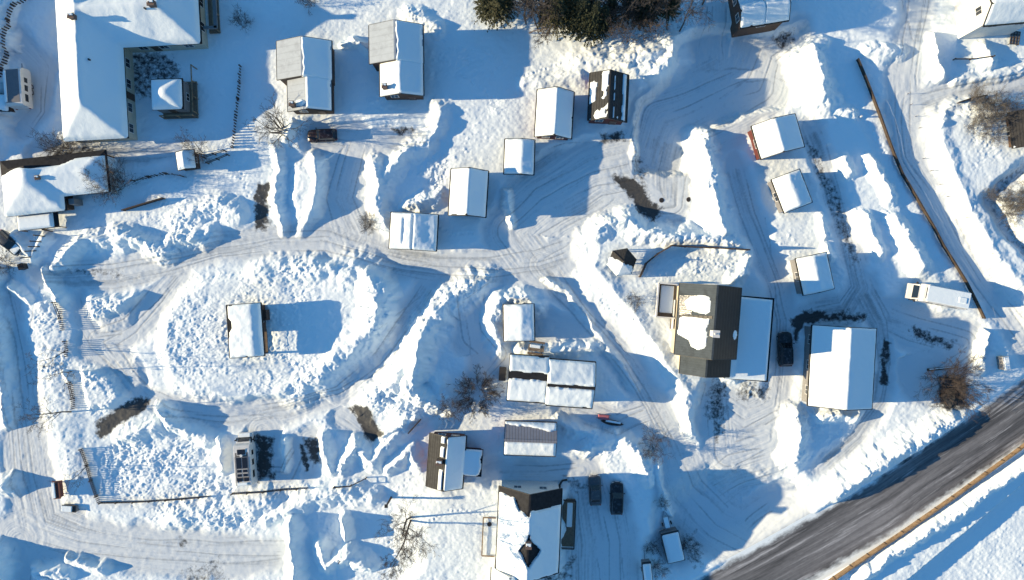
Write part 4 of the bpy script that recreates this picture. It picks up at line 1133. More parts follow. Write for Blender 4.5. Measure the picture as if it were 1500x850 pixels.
def zh(X, Y):
    d = np.max([X*math.cos(math.pi/3*i+math.pi/6)+Y*math.sin(math.pi/3*i+math.pi/6) for i in range(6)], axis=0)
    return za-(za-ze)*d/(rad*math.cos(math.pi/6))
def th_(X, Y):
    d = rad*.866-np.max([X*math.cos(math.pi/3*i+math.pi/6)+Y*math.sin(math.pi/3*i+math.pi/6) for i in range(6)], axis=0)
    side = -.75*Y-.55*X-.15+.45*fbm(X*1.2, Y*1.2, 118)
    return .13*np.sqrt(np.clip(d/.25, 0, 1)*np.clip(side/.3, 0, 1))
height_sheet(gzb, 'roof_snow', np.arange(-2.2, 2.21, .11), np.arange(-2.2, 2.21, .11), zh, th_)

# ------------------------------------------------------------------ main road
def road_mat():
    m = bpy.data.materials.new('salted asphalt'); m.use_nodes = True
    nt = m.node_tree; b = nt.nodes['Principled BSDF']; L = nt.links.new
    b.inputs['Roughness'].default_value = .8; b.inputs['Specular IOR Level'].default_value = .2
    uv = nd(nt, 'ShaderNodeAttribute', attribute_name='lane_uv')       # x across (m), y along (m)
    def noise(sx, sy, d=6.0, off=0.0):
        mp = nd(nt, 'ShaderNodeMapping'); mp.inputs['Scale'].default_value = (sx, sy, 1); mp.inputs['Location'].default_value = (off, off, 0)
        L(uv.outputs['Vector'], mp.inputs[0])
        n = nd(nt, 'ShaderNodeTexNoise', i_Scale=1.0, i_Detail=d, i_Roughness=.65); L(mp.outputs[0], n.inputs['Vector']); return n.outputs['Fac']
    def ramp(v, lo, hi, a=0.0, c=1.0):
        n = nd(nt, 'ShaderNodeMapRange', i_1=lo, i_2=hi, i_3=a, i_4=c); L(v, n.inputs[0]); return n.outputs[0]
    def mix(f, a, c):
        n = nd(nt, 'ShaderNodeMix', data_type='RGBA'); L(f, n.inputs[0])
        for k, v in (('A', a), ('B', c)):
            if isinstance(v, tuple): n.inputs[k].default_value = (*v, 1)
            else: L(v, n.inputs[k])
        return n.outputs['Result']
    c = mix(ramp(noise(1.1, .03), .35, .65), (.05, .051, .054), (.135, .136, .14))
    c = mix(ramp(noise(.7, .035, 8.0, 7.3), .42, .62, 0, .75), c, (.33, .325, .325))
    c = mix(ramp(noise(1.3, .07, 8.0, 3.1), .55, .70, 0, .85), c, (.62, .62, .62))
    c = mix(ramp(noise(3.5, 1.5, 6.0, 5.0), .45, .75, 0, .25), c, (.03, .03, .03))
    sx = nd(nt, 'ShaderNodeSeparateXYZ'); L(uv.outputs['Vector'], sx.inputs[0])
    ab = nd(nt, 'ShaderNodeMath', operation='ABSOLUTE'); L(sx.outputs[0], ab.inputs[0])
    sh = nd(nt, 'ShaderNodeMath', operation='ADD'); L(sx.outputs[0], sh.inputs[0]); sh.inputs[1].default_value = -.45; L(sh.outputs[0], ab.inputs[0])
    ad = nd(nt, 'ShaderNodeMath', operation='MULTIPLY_ADD'); L(noise(1.0, .5, 7.0, 2.0), ad.inputs[0]); ad.inputs[1].default_value = 1.9; L(ab.outputs[0], ad.inputs[2])
    c = mix(ramp(ad.outputs[0], 4.35, 5.1), c, SNOW)
    L(c, b.inputs['Base Color'])
    bp = nd(nt, 'ShaderNodeBump', i_Strength=.25, i_Distance=.05); L(noise(6, 3), bp.inputs['Height']); L(bp.outputs[0], b.inputs['Normal'])
    return m

def catmull(pts, n):
    P = [np.array(p[:2], float) for p in pts]; P = [2*P[0]-P[1]]+P+[2*P[-1]-P[-2]]
    out = []
    for i in range(1, len(P)-2):
        for k in range(n):
            t = k/n
            out.append(.5*((2*P[i])+(-P[i-1]+P[i+1])*t+(2*P[i-1]-5*P[i]+4*P[i+1]-P[i+2])*t*t+(-P[i-1]+3*P[i]-3*P[i+1]+P[i+2])*t**3))
    out.append(P[-2]); return out

cl = [np.array(W(*p)) for p in catmull([(700, 1080)]+ROAD_C+[(1800, 380)], 24)]
vs, fs, uvs = [], [], []
NA = 25; s = 0
for i, p in enumerate(cl):
    d = cl[min(i+1, len(cl)-1)]-cl[max(i-1, 0)]; d = d/np.linalg.norm(d); nrm = np.array((-d[1], d[0]))
    if i: s += np.linalg.norm(p-cl[i-1])
    for j in range(NA):
        a = (j/(NA-1)-.5)*10.0
        q = p+nrm*a
        vs.append((q[0], q[1], .07-.02*abs(a)/4)); uvs.append((a, s, 0))
    if i:
        for j in range(NA-1):
            o_ = (i-1)*NA+j
            fs.append((o_+1, o_, o_+NA, o_+NA+1))
me = bpy.data.meshes.new('main_road'); me.from_pydata(vs, [], fs); me.update()
at = me.attributes.new('lane_uv', 'FLOAT_VECTOR', 'POINT'); at.data.foreach_set('vector', np.array(uvs, np.float32).ravel())
me.polygons.foreach_set('use_smooth', [True]*len(fs)); me.materials.append(road_mat())
if me.polygons[0].normal.z < 0: me.flip_normals()
mr_ = bpy.data.objects.new('main_road', me); COL.objects.link(mr_); mr_['kind'] = 'structure'

# ------------------------------------------------------------------ fences
def along(pts, step):
    """points every STEP metres along a survey polyline, with headings"""
    P = [Vector(W(x, y, .4)) for x, y in pts]; out = []; carry = 0
    for a, b in zip(P[:-1], P[1:]):
        d = b-a; L = d.length; u = d/L; t = carry
        while t <= L: out.append((a+u*t, math.atan2(u.y, u.x))); t += step
        carry = t-L
    return out

def fence(name, label, pts, h, style, m, m2=None, group=None, post_step=2.4, cat='fence', seed=1, lean=0):
    st = along(pts, post_step); (p0, a0) = st[0]
    z0 = gz(p0.x, p0.y)
    root = thing(name, label, cat, (p0.x, p0.y, z0), 0, group)
    rnd = random.Random(seed)
    def loc(p, z=0): return Vector((p.x-p0.x, p.y-p0.y, gz(p.x, p.y)-z0+z))
    pd = None
    for p, a in st:
        if pd is None:
            q = MB().box((0, 0, 0), (.13, .13, h+.5)).box((0, 0, h*.5+.27), (.17, .17, .05)).build('post', m2 or m, root); pd = q.data
        else:
            q = bpy.data.objects.new('post', pd); COL.objects.link(q); q.parent = root
        q.location = loc(p, h*.5-.25); q.rotation_euler.z = a
    panel = MB()
    if style == 'picket':
        for p, a in along(pts, .27):
            n = Vector((-math.sin(a), math.cos(a), 0))
            hh = h*(.92+.16*rnd.random())
            q = loc(p, hh*.5-.2)+n*.09
            rot = Matrix.Rotation(a+rnd.uniform(-.08, .08), 3, 'Z') @ Matrix.Rotation(rnd.uniform(-.05, .05)+lean, 3, 'X')
            panel.box(q, (.13, .035, hh+.4), rot=rot)
        for z in (.3, .75):
            for (p, a), (q, c) in zip(st[:-1], st[1:]): panel.bar(loc(p, h*z), loc(q, h*z), .05, .09)
    elif style == 'board':
        n = max(2, int(h/.24))
        for k in range(n):
            z = h*(k+.5)/n
            for (p, a), (q, c) in zip(st[:-1], st[1:]): panel.bar(loc(p, z), loc(q, z), .045, h/n-.025)
        for (p, a), (q, c) in zip(st[:-1], st[1:]): panel.bar(loc(p, h+.03), loc(q, h+.03), .18, .05)
    elif style == 'rail':
        for z in (.95, .5):
            for (p, a), (q, c) in zip(st[:-1], st[1:]): panel.bar(loc(p, h*z), loc(q, h*z), .07, .10)
    elif style == 'slant':
        for p, a in along(pts, .42):
            n = Vector((-math.sin(a), math.cos(a), 0))
            hh = h*(.8+.3*rnd.random()); q = loc(p, hh*.5-.2)
            rot = Matrix.Rotation(a, 3, 'Z') @ Matrix.Rotation(rnd.uniform(-.15, .15)+lean, 3, 'X')
            panel.box(q, (.20, .05, hh+.4), rot=rot)
    o = panel.build('boards' if style != 'rail' else 'rail', m, root)
    return root

fence('board_fence', 'long dark board fence running down between the huts and the curving right-hand lane',
      [(1255, 88), (1272, 130), (1300, 205), (1322, 258), (1350, 305), (1384, 365), (1412, 410), (1446, 480)], 0.65, 'board', M_BOARD, M_DWOOD, post_step=3.0)
fence('guard_rail', 'tan timber guard rail along the outer side of the asphalt road', [(1196, 862), (1318, 782), (1400, 725), (1500, 652), (1540, 622)], 1.0, 'board', M_WOOD, M_DWOOD, post_step=3.0, cat='guard rail')
fence('picket_fence', 'curved dark picket fence at the upper left corner above the caravan', [(45, -3), (28, 8), (19, 22), (15, 50), (12, 85), (7, 118), (3, 140)], .85, 'slant', M_DWOOD, group='dark picket fences', seed=3)
fence('picket_fence', 'dark picket fence right of the courtyard pavilion, left of the stepped grey-roofed house', [(352, 97), (350, 130), (346, 165), (343, 195), (341, 218)], .85, 'slant', M_DWOOD, group='dark picket fences', seed=4)
fence('picket_fence', 'short dark picket fence between the shrubs and the snowy playhouse', [(198, 266), (225, 259), (245, 255), (262, 257), (273, 260)], 1.1, 'slant', M_DWOOD, group='dark picket fences', seed=5)
fence('picket_fence', 'short slatted fence on the left edge of the triangular snow island', [(89, 443), (91, 462), (94, 484)], .9, 'picket', M_DWOOD, group='dark picket fences', seed=6)
fence('picket_fence', 'short slatted fence with a gap, beside the bare trees along the left lane', [(98, 500), (99, 522)], .9, 'picket', M_DWOOD, group='dark picket fences', seed=7)
fence('picket_fence', 'short slatted fence left of the raised snow block beside the bare trees', [(105, 560), (109, 580), (110, 600)], .9, 'picket', M_DWOOD, group='dark picket fences', seed=8)
fence('picket_fence', 'slatted fence sloping to the lower corner of the trodden snow field', [(122, 657), (130, 680), (136, 705), (146, 735)], .8, 'picket', M_DWOOD, group='dark picket fences', seed=9)
fence('picket_fence', 'long dark picket fence below the trodden snow field', [(149, 736), (200, 735), (250, 732), (310, 727)], .75, 'picket', M_DWOOD, group='dark picket fences', seed=10)
fence('picket_fence', 'dark picket fence behind the white motorhome with roof panels', [(341, 723), (400, 718), (454, 714)], .9, 'picket', M_DWOOD, group='dark picket fences', seed=11)
fence('wire_fence', 'thin dark fence with a kinked end in the lumpy snow right of the motorhome', [(492, 711), (528, 708), (543, 694)], .8, 'rail', M_DWOOD)
fence('low_fence', 'single dark plank barrier lying alone in the smooth snow below the shrubs', [(184, 309), (246, 290)], .9, 'board', M_DWOOD, post_step=3)
fence('yard_fence', 'angled dark fence enclosing the snowy yard above the tallest house', [(934, 406), (941, 388), (974, 361), (1000, 363), (1045, 365), (1094, 368)], 1.3, 'board', M_DWOOD, post_step=2.2)
fence('low_fence', 'short dark board in the snow left of the brown-tiled house', [(601, 631), (622, 608)], 1.0, 'board', M_DWOOD)
fence('low_fence', 'thin straight fence on the snowy lawn below the tall white house', [(1396, 88), (1463, 88)], .6, 'rail', M_DWOOD)
fence('low_fence', 'curved low edging above the thicket on the right', [(1398, 153), (1425, 144), (1456, 138)], .5, 'board', M_DWOOD)
fence('rail_fence', 'double rail of dark timber beside the snowy playhouse', [(301, 232), (320, 226), (341, 219)], 1.3, 'rail', M_DWOOD, post_step=1.6)
fence('rail_fence', 'lower dark rail with snow on it beside the snowy playhouse', [(306, 240), (322, 234), (338, 227)], 1.1, 'rail', M_DWOOD, post_step=1.6)
for x, y, k in ((76, 339, 0), (70, 347, 1), (66, 355, 2), (62, 362, 3), (57, 368, 4), (52, 377, 5)):
    px_, py_ = W(x, y, .4); z = gz(px_, py_)
    if k == 0:
        b = MB().box((0, 0, .55), (.14, .14, 1.7)).box((.0, 0, 1.42), (.18, .18, .06))
        st0 = b.build('fence_post', M_DWOOD)
        o = st0
    else:
        o = st0.copy(); COL.objects.link(o)
    o.location = (px_, py_, z); o.rotation_euler = (.05*k-.1, -.45, 0)
    tag(o, 'leaning dark post in the stepped row below the hip-roofed house at the left edge', 'post', 'leaning posts below the left house')

# ------------------------------------------------------------------ vehicles
def paint(name, col): return mat(name, col, .3, .1, .05, 4, spec=.6, grime=((.35, .36, .37), .25, 2.5, .52))
M_TYRE = mat('tyre rubber', (.018, .018, .018), .8, 0, .1, 6)
M_LAMP = mat('headlight glass', (.6, .6, .58), .1, 0, .05, 6, spec=.7)
M_TAIL = mat('tail light glass', (.35, .02, .015), .15, 0, .05, 6, spec=.7)
M_CGLASS = mat('car glass', (.012, .014, .017), .06, 0, .05, 2, spec=.8)
def wheels(root, xs, tr, r, wd=.22):
    for x in xs:
        for sd in (-1, 1):
            b = MB().tube([(x, sd*(tr-wd/2), r), (x, sd*(tr+wd/2), r)], r, 16)
            w_ = b.build('wheel', M_TYRE, root)
            MB().tube([(x, sd*(tr-wd*.1), r), (x, sd*(tr+wd/2+.012), r)], r*.62, 12).build('rim', M_STEEL, w_)

def car(name, label, px, py, heading, L, Wd, Ht, pm, kind='suv', group=None, snow=None):
    """lofted body shell with a glass house; heading is the direction of the bonnet"""
    x, y = W(px, py, Ht*.6); z = gz(x, y)
    root = thing(name, label, 'car', (x, y, z), heading, group)
    hw = Wd/2; bh = Ht*.57; c = .20
    est = kind in ('suv', 'estate')
    # body sections along x: (x, half width, bottom, top)
    secs = [(-L/2, hw*.80, .42, bh*.80), (-L/2+.08, hw*.90, .32, bh*.96), (-L/2+.45, hw*.98, .22, bh), (-L*.12, hw, .20, bh+.01), (L*.18, hw, .20, bh-.01),
            (L*.30, hw*.985, .22, bh*.93), (L/2-.32, hw*.93, .24, bh*.84), (L/2-.07, hw*.82, .30, bh*.72), (L/2, hw*.68, .38, bh*.58)]
    def ring(x, w, zb, zt): return [(x, -w*.92, zb), (x, -w, zb+.10), (x, -w, zt-.16), (x, -w*.94, zt-.05), (x, -w*.80, zt), (x, 0, zt+.035), (x, w*.80, zt), (x, w*.94, zt-.05), (x, w, zt-.16), (x, w, zb+.10), (x, w*.92, zb)]
    b = MB(); n = 11; o = 0
    for s in secs: b.v += ring(*s)
    for i in range(len(secs)-1):
        for j in range(n): b.f.append((i*n+j, i*n+(j+1) % n, (i+1)*n+(j+1) % n, (i+1)*n+j)); b.mi.append(0)
    b.f.append(tuple(range(n))); b.f.append(tuple((len(secs)-1)*n+j for j in reversed(range(n)))); b.mi += [0, 0]
    b.f = [tuple(reversed(f)) for f in b.f]
    body = b.build('body', pm, root, smooth_=True)
    # cabin: lower ring at the belt, upper ring = roof
    xr0 = -L/2+(.14 if est else .55); xr1 = L*.20
    tr0 = -L/2+(.42 if est else 1.05); tr1 = L*.04
    wl, wt = hw*.90, hw*.70
    lo = [(xr0, -wl*.93, bh-.03), (xr1, -wl*.9, bh-.06), (xr1, wl*.9, bh-.06), (xr0, wl*.93, bh-.03)]
    hi = [(tr0, -wt, Ht-.05), (tr1, -wt, Ht-.04), (tr1, wt, Ht-.04), (tr0, wt, Ht-.05)]
    MB().add(lo+hi, [(3, 2, 1, 0), (4, 5, 6, 7), (0, 1, 5, 4), (1, 2, 6, 5), (2, 3, 7, 6), (3, 0, 4, 7)]).build('cabin', pm, root, bevel=.05)
    def inset(q, k, off):
        q = [Vector(p) for p in q]; ce = sum(q, Vector())/4; nn = (q[1]-q[0]).cross(q[2]-q[0]).normalized()
        if nn.dot(ce-Vector((0, 0, bh*.8))) < 0: nn = -nn
        return [ce+(p-ce)*k+nn*off for p in q]
    def pane(nm, q, k=.86):
        a = inset(q, k, .012); c_ = inset(q, k, -.02)
        b = MB(); b.add(a+c_, [(0, 1, 2, 3), (7, 6, 5, 4), (0, 4, 5, 1), (1, 5, 6, 2), (2, 6, 7, 3), (3, 7, 4, 0)])
        b.build(nm, M_CGLASS, root)
    pane('windscreen', [lo[1], lo[2], hi[2], hi[1]], .90); pane('rear_window', [lo[3], lo[0], hi[0], hi[3]], .84)
    pane('side_window', [lo[0], lo[1], hi[1], hi[0]]); pane('side_window', [lo[2], lo[3], hi[3], hi[2]])
    MB().add([(tr0+.08, -wt*.9, Ht-.04), (tr1-.08, -wt*.9, Ht-.03), (tr1-.08, wt*.9, Ht-.03), (tr0+.08, wt*.9, Ht-.04), (tr0+.5, -wt*.6, Ht+.02), (tr1-.4, -wt*.6, Ht+.025), (tr1-.4, wt*.6, Ht+.025), (tr0+.5, wt*.6, Ht+.02)],
             [(4, 5, 6, 7), (0, 1, 5, 4), (1, 2, 6, 5), (2, 3, 7, 6), (3, 0, 4, 7)]).build('roof_panel', pm, root, smooth_=True)
    if est:
        for sd in (-1, 1): MB().bar((tr0+.25, sd*wt*.93, Ht+.03), (tr1-.15, sd*wt*.93, Ht+.03), .05, .06).build('roof_rail', M_DTRIM, root)
    for sd in (-1, 1):
        MB().box((L/2-.13, sd*hw*.64, bh*.66), (.2, .36, .14)).build('headlight', M_LAMP, root, bevel=.03)
        MB().box((-L/2+.07, sd*hw*.76, bh*.82), (.12, .16, .26)).build('tail_light', M_TAIL, root, bevel=.02)
        MB().box((L*.17, sd*(hw+.08), bh+.08), (.14, .2, .14)).build('mirror', pm, root, bevel=.03)
    MB().box((L/2+.01, 0, .48), (.08, .52, .11)).build('number_plate', M_TRIM, root)
    wheels(root, (-L*.30, L*.31), hw-.13, .34)
    if snow:
        for nm, (x0, x1, w0) in (('bonnet_snow', (L*.22, L*.44, hw*.7)), ('roof_snow', (tr0+.2, tr1-.15, wt*.8))):
            if nm in snow:
                zz = bh*.88 if nm == 'bonnet_snow' else Ht
                MB().box(((x0+x1)/2, 0, zz+.06), (x1-x0, 2*w0, .14)).build(nm, M_SNOW, root, bevel=.05)
    return root

car('parked_car', 'dark red-brown estate car parked across the drive below the stepped grey-roofed house', 471, 198, R(183), 4.3, 1.85, 1.55, paint('maroon paint', (.022, .010, .009)), 'estate', 'parked cars')
car('parked_car', 'grey saloon car, left one of two cars parked side by side', 872, 719, R(92), 4.4, 1.8, 1.45, paint('grey paint', (.085, .085, .088)), 'saloon', 'parked cars')
car('parked_car', 'black estate car, right one of two cars parked side by side', 904, 731, R(89), 4.7, 1.9, 1.6, paint('black paint', (.012, .013, .015)), 'suv', 'parked cars')
car('parked_car', 'dark green-grey car half buried in snow at the left edge', 13, 356, R(-42), 4.2, 1.8, 1.5, paint('slate paint', (.05, .058, .062)), 'estate', 'parked cars', snow=('bonnet_snow',))
car('parked_van', 'long black van parked between the tallest house and the large garage', 1152, 512, R(91), 5.0, 2.0, 1.9, paint('van paint', (.010, .011, .013)), 'suv', 'parked cars')

def camper(name, label, cat, px, py, heading, L, Wd, Ht, cab, roofm, fit_roof, group=None, shell=None):
    x, y = W(px, py, Ht*.7); z = gz(x, y)
    root = thing(name, label, cat, (x, y, z), heading, group)
    sh = shell or mat('white camper shell', (.66, .66, .64), .4, 0, .05, 3, spec=.5, grime=((.4, .39, .36), .4, 1.4, .54))
    hl = L/2; x1 = hl-(1.25 if cab else .15)
    poly = [(-hl, .45), (x1+.3, .45), (x1+.3, 1.0), (x1+.55, 1.9), (x1+.35, Ht-.25), (x1-.25, Ht), (-hl+.25, Ht), (-hl, Ht-.25)] if cab else \
           [(-hl, .5), (hl-.2, .5), (hl, 1.1), (hl-.18, Ht-.35), (hl-.6, Ht), (-hl+.4, Ht), (-hl+.05, Ht-.3)]
    MB().prism(poly, -Wd/2, Wd/2).build('body', sh, root, bevel=.06)
    if cab:
        pc = [(x1, .42), (hl+.55, .42), (hl+.62, .95), (hl+.05, 1.18), (hl-.55, 1.92), (x1, 1.95)]
        MB().prism(pc, -Wd*.44, Wd*.44).build('cab', sh, root, bevel=.06)
        a, c = Vector((hl+.0, 0, 1.26)), Vector((hl-.5, 0, 1.9)); n = Vector((.78, 0, .62))
        w_ = Wd*.38
        q = [Vector((a.x, -w_, a.z))+n*.03, Vector((a.x, w_, a.z))+n*.03, Vector((c.x, w_*.92, c.z))+n*.03, Vector((c.x, -w_*.92, c.z))+n*.03]
        MB().add(q+[p-n*.06 for p in q], [(0, 1, 2, 3), (7, 6, 5, 4), (0, 4, 5, 1), (1, 5, 6, 2), (2, 6, 7, 3), (3, 7, 4, 0)]).build('windscreen', M_CGLASS, root)
        for sd in (-1, 1):
            MB().box((hl+.55, sd*Wd*.33, .85), (.16, .3, .2)).build('headlight', M_LAMP, root)
            MB().box((hl-.35, sd*Wd*.53, 1.5), (.16, .24, .32)).build('mirror', M_DTRIM, root)
            MB().box((hl-.35, sd*(Wd*.44+.01), 1.5), (.75, .04, .5)).build('side_window', M_CGLASS, root)
    for sd in (-1, 1):
        for xx, ww in ((-hl*.55, .9), (-hl*.05, .7), (hl*.36, .55)):
            o = MB().box((xx, sd*(Wd/2+.02), Ht*.62), (ww, .06, .52)).build('side_window', M_CGLASS, root)
            MB().box((xx, sd*(Wd/2+.008), Ht*.62), (ww+.14, .04, .64)).build('frame', M_DTRIM, o)
        MB().box((-hl-.01, sd*Wd*.4, .8), (.06, .2, .3)).build('tail_light', M_TAIL, root)
    MB().box((hl*.62, -Wd/2-.015, 1.35), (.65, .05, 1.6)).build('door', sh, root)
    wheels(root, (-hl*.35, hl*.85) if cab else (-.35, .45), Wd/2-.16, .36)
    fit_roof(root, hl, Wd, Ht, x1)
    if not cab: MB().bar((hl-.1, 0, .5), (hl+1.1, 0, .5), .12).build('tow_bar', M_STEEL, root)
    return root

M_PANEL = mat('solar panel', (.016, .018, .024), .15, 0, .1, 3, spec=.6)
M_GRIME = mat('grey roof lining', (.13, .125, .12), .7, 0, .2, 2)
def roof_a(root, hl, Wd, Ht, x1):
    MB().box((-.55, 0, Ht+.012), (2*hl*.60, Wd*.78, .04)).build('roof_lining', M_GRIME, root)
    for xx, yy, a, c in ((x1-.55, 0, .75, 1.15),):
        o = MB().box((xx, yy, Ht+.03), (a, c, .10)).build('roof_hatch', M_PANEL, root); MB().box((xx, yy, Ht+.01), (a+.16, c+.16, .08)).build('frame', M_TRIM, o)
    for xx in (.0,):
        for yy in (-.42, .42):
            o = MB().box((xx, yy, Ht+.06), (1.55, .72, .05)).build('solar_panel', M_PANEL, root); MB().box((xx, yy, Ht+.05), (1.63, .80, .045)).build('frame', M_STEEL, o)
    for xx in (-1.15, -1.75):
        for yy in (-.42, .42):
            o = MB().box((xx, yy, Ht+.06), (.42, .68, .06)).build('solar_panel', M_PANEL, root); MB().box((xx, yy, Ht+.05), (.52, .78, .05)).build('frame', M_TRIM, o)
    for yy in (-.5, .5): MB().box((-2.4, yy, Ht+.05), (.5, .6, .10)).build('roof_vent', M_PANEL, root)
    MB().tube([(1.05, 0, Ht), (1.05, 0, Ht+.22)], .2, 12).build('satellite_dome', M_TRIM, root)
    for yy in (-Wd*.41, Wd*.41): MB().bar((-hl+.5, yy, Ht+.07), (x1-1.2, yy, Ht+.07), .05).build('roof_rail', M_STEEL, root)
    MB().box((-hl+.35, .1, Ht+.06), (.4, 1.4, .16)).build('roof_snow', M_SNOW, root, bevel=.06)
    MB().box((hl+.25, 0, 1.24), (.6, Wd*.7, .12)).build('bonnet_snow', M_SNOW, root, bevel=.05)
camper('motorhome', 'white motorhome with solar panels on its roof beside the dark melted ground', 'motorhome', 358, 676, R(94), 6.7, 2.3, 2.8, True, None, roof_a)
def roof_b(root, hl, Wd, Ht, x1):
    MB().box((-.55, 0, Ht+.08), (2*hl*.83, Wd*.90, .18)).build('roof_snow', M_SNOW, root, bevel=.08)
    MB().box((-.5-hl*.55, .1, Ht+.2), (1.1, .8, .14)).build('snow_lump', M_SNOW, root, bevel=.06)
    o = MB().box((x1-.25, 0, Ht+.03), (.85, 1.5, .10)).build('roof_hatch', M_PANEL, root); MB().box((x1-.25, 0, Ht+.01), (1.0, 1.65, .08)).build('frame', M_TRIM, o)
camper('motorhome', 'white motorhome under a snow layer by the long dark board fence', 'motorhome', 1374, 434, R(169), 7.4, 2.5, 2.8, True, None, roof_b)
def roof_c(root, hl, Wd, Ht, x1):
    MB().box((0, .05, Ht+.012), (2*hl*.84, Wd*.80, .05)).build('roof_lining', mat('caravan roof sheet', (.15, .155, .165), .5, 0, .1, 2), root)
    MB().box((0, Wd*.42, Ht+.06), (2*hl*.8, .35, .14)).build('roof_snow', M_SNOW, root, bevel=.06)
camper('caravan', 'white caravan with a bare grey roof below the curved picket fence', 'caravan', 26, 129, R(94), 5.6, 2.4, 2.7, False, None, roof_c)

# hook-lift box trailer and small handcarts near the bottom edge
def trailer(label, px, py, rz, L, Wd, Ht):
    x, y = W(px, py, 1.8); root = thing('box_trailer', label, 'trailer', (x, y, gz(x, y)), rz)
    MB().box((0, 0, .5+Ht/2), (Wd, L, Ht)).build('body', M_GREYW, root, bevel=.03)
    MB().box((0, 0, .5+Ht+.03), (Wd+.12, L+.12, .07)).build('roof', M_DTRIM, root)
    n = 14; xs, ys = np.linspace(-Wd/2-.02, Wd/2+.02, n), np.linspace(-L/2-.02, L/2+.02, 2*n)
    height_sheet(root, 'roof_snow', xs, ys, lambda X, Y: X*0+.5+Ht+.065, lambda X, Y: .28*np.sqrt(np.clip(np.minimum(np.minimum(X+Wd/2-.06, Wd/2-.03-X), np.minimum(Y+L/2-.03, L/2-.22-Y))/.25, 0, 1)))
    wheels(root, (), 0, .3)
    for sd in (-1, 1):
        w_ = MB().tube([(sd*(Wd/2-.22), 0, .32), (sd*(Wd/2+.04), 0, .32)], .32, 14).build('wheel', M_TYRE, root)
        MB().tube([(sd*(Wd/2-.1), 0, .32), (sd*(Wd/2+.055), 0, .32)], .2, 10).build('rim', M_STEEL, w_)
    MB().bar((0, L/2, .5), (0, L/2+1.3, .5), .10).build('tow_bar', M_STEEL, root)
    MB().box((0, -L/2-.02, .5+Ht/2), (Wd*.86, .05, Ht*.86)).build('door', M_GREYW, root)
    return root
trailer('grey box trailer with a snow-covered lid standing alone near the asphalt road', 990, 808, R(13), 4.4, 2.5, 1.7)
trailer('narrow box trailer with a snow-covered lid at the bottom edge', 948, 838, R(6), 3.0, 1.2, 1.2)

# ------------------------------------------------------------------ trees and shrubs
M_BARK = mat('grey brown bark', (.075, .058, .046), .9, 0, .3, 5)
M_TWIG = mat('bare twigs', (.072, .064, .060), .9, 0, .25, 5)
M_TWIGR = mat('reddish twigs', (.070, .056, .050), .9, 0, .25, 5)
M_TWIGT = mat('tan twigs', (.125, .112, .098), .9, 0, .25, 5)
M_NEEDLE = mat('spruce needles', (.034, .042, .020), .8, 0, .45, 2.2)
M_NEEDLEB = mat('pine needles', (.058, .060, .028), .8, 0, .4, 2.2)

def bare_tree(h, spread, seed, trunks=1, dens=1.0, low=.12, r0=.13, twig=.018, upright=.6, depth=4, tl=(.5, 1.05), lean=(.15, .45)):
    """a leafless tree: returns (trunk mesh data, crown mesh data)"""
    rnd = random.Random(seed); T, C = MB(), MB()
    def grow_(p, d, L, r, lv):
        n = 4 if lv < 2 else 3
        pts = [p]; q = p.copy(); dd = d.copy()
        for i in range(n):
            dd = (dd+Vector((rnd.gauss(0, .13), rnd.gauss(0, .13), rnd.gauss(0, .06)+.05*upright))).normalized()
            q = q+dd*(L/n); pts.append(q.copy())
        rs = [max(r*(1-.75*i/n), twig*.5) for i in range(n+1)]
        (T if lv < 2 else C).tube(pts, rs, 6 if lv == 0 else (4 if lv < 3 else 3), cap=lv < 2)
        if lv >= depth: return
        k = int((6 if lv == 0 else 5 if lv == 1 else 4)*dens+rnd.random())
        for j in range(k):
            t = low+(1-low)*(j+rnd.random())/k if lv == 0 else .2+.8*(j+rnd.random())/k
            i = min(int(t*n), n-1); f = t*n-i
            b = pts[i].lerp(pts[i+1], f)
            a = rnd.random()*6.283; tilt = rnd.uniform(*tl)
            ax = (pts[i+1]-pts[i]).normalized(); u = ax.orthogonal().normalized(); w_ = ax.cross(u)
            nd_ = (ax*math.cos(tilt)+(u*math.cos(a)+w_*math.sin(a))*math.sin(tilt)).normalized()
            grow_(b, nd_, L*rnd.uniform(.42, .66)*(1.15-.45*t if lv == 0 else 1)*(spread if lv == 0 else 1), max(r*.5*(1-.5*t), twig), lv+1)
    for k in range(trunks):
        a = 6.283*k/trunks+rnd.random(); le = 0 if trunks == 1 else rnd.uniform(*lean)
        d = Vector((math.cos(a)*le, math.sin(a)*le, 1)).normalized()
        grow_(Vector((math.cos(a)*.1*trunks**.5, math.sin(a)*.1*trunks**.5, -.5)), d, h*rnd.uniform(.8, 1.0)+.5, r0, 0)
    return T, C

TREE_MESH = {}
def put_tree(name, label, px, py, proto, rz=0, s=1, group=None, cat='tree', z=None, tilt=(0, 0)):
    """proto: key of a finished (trunk, crown) pair in TREE_MESH"""
    x, y = W(px, py, .4); zz = gz(x, y) if z is None else z
    root = thing(name, label, cat, (x, y, zz), rz, group); root.scale = (s, s, s); root.rotation_euler = (tilt[0], tilt[1], rz)
    for nm, me in TREE_MESH[proto]:
        o = bpy.data.objects.new(nm, me); COL.objects.link(o); o.parent = root
    return root
def proto(key, TC, m1, m2, n1='trunk', n2='crown'):
    out = []
    for nm, b, m in ((n1, TC[0], m1), (n2, TC[1], m2)):
        if not b.v: continue
        o = b.build(nm, m); out.append((nm, o.data)); bpy.data.objects.remove(o)
    TREE_MESH[key] = out
proto('tall', bare_tree(12.5, .48, 11, 2, 1.08, .14, .15, .013, .9, 5, (.45, .95)), M_BARK, M_TWIG)
proto('round', bare_tree(3.1, .45, 12, 60, .9, .12, .034, .015, .15, 3, (.3, .75), (.05, 1.9)), M_BARK, M_TWIG)
proto('birch', bare_tree(9.0, .7, 13, 1, .95, .2, .13, .02, .7), M_BARK, M_TWIG)
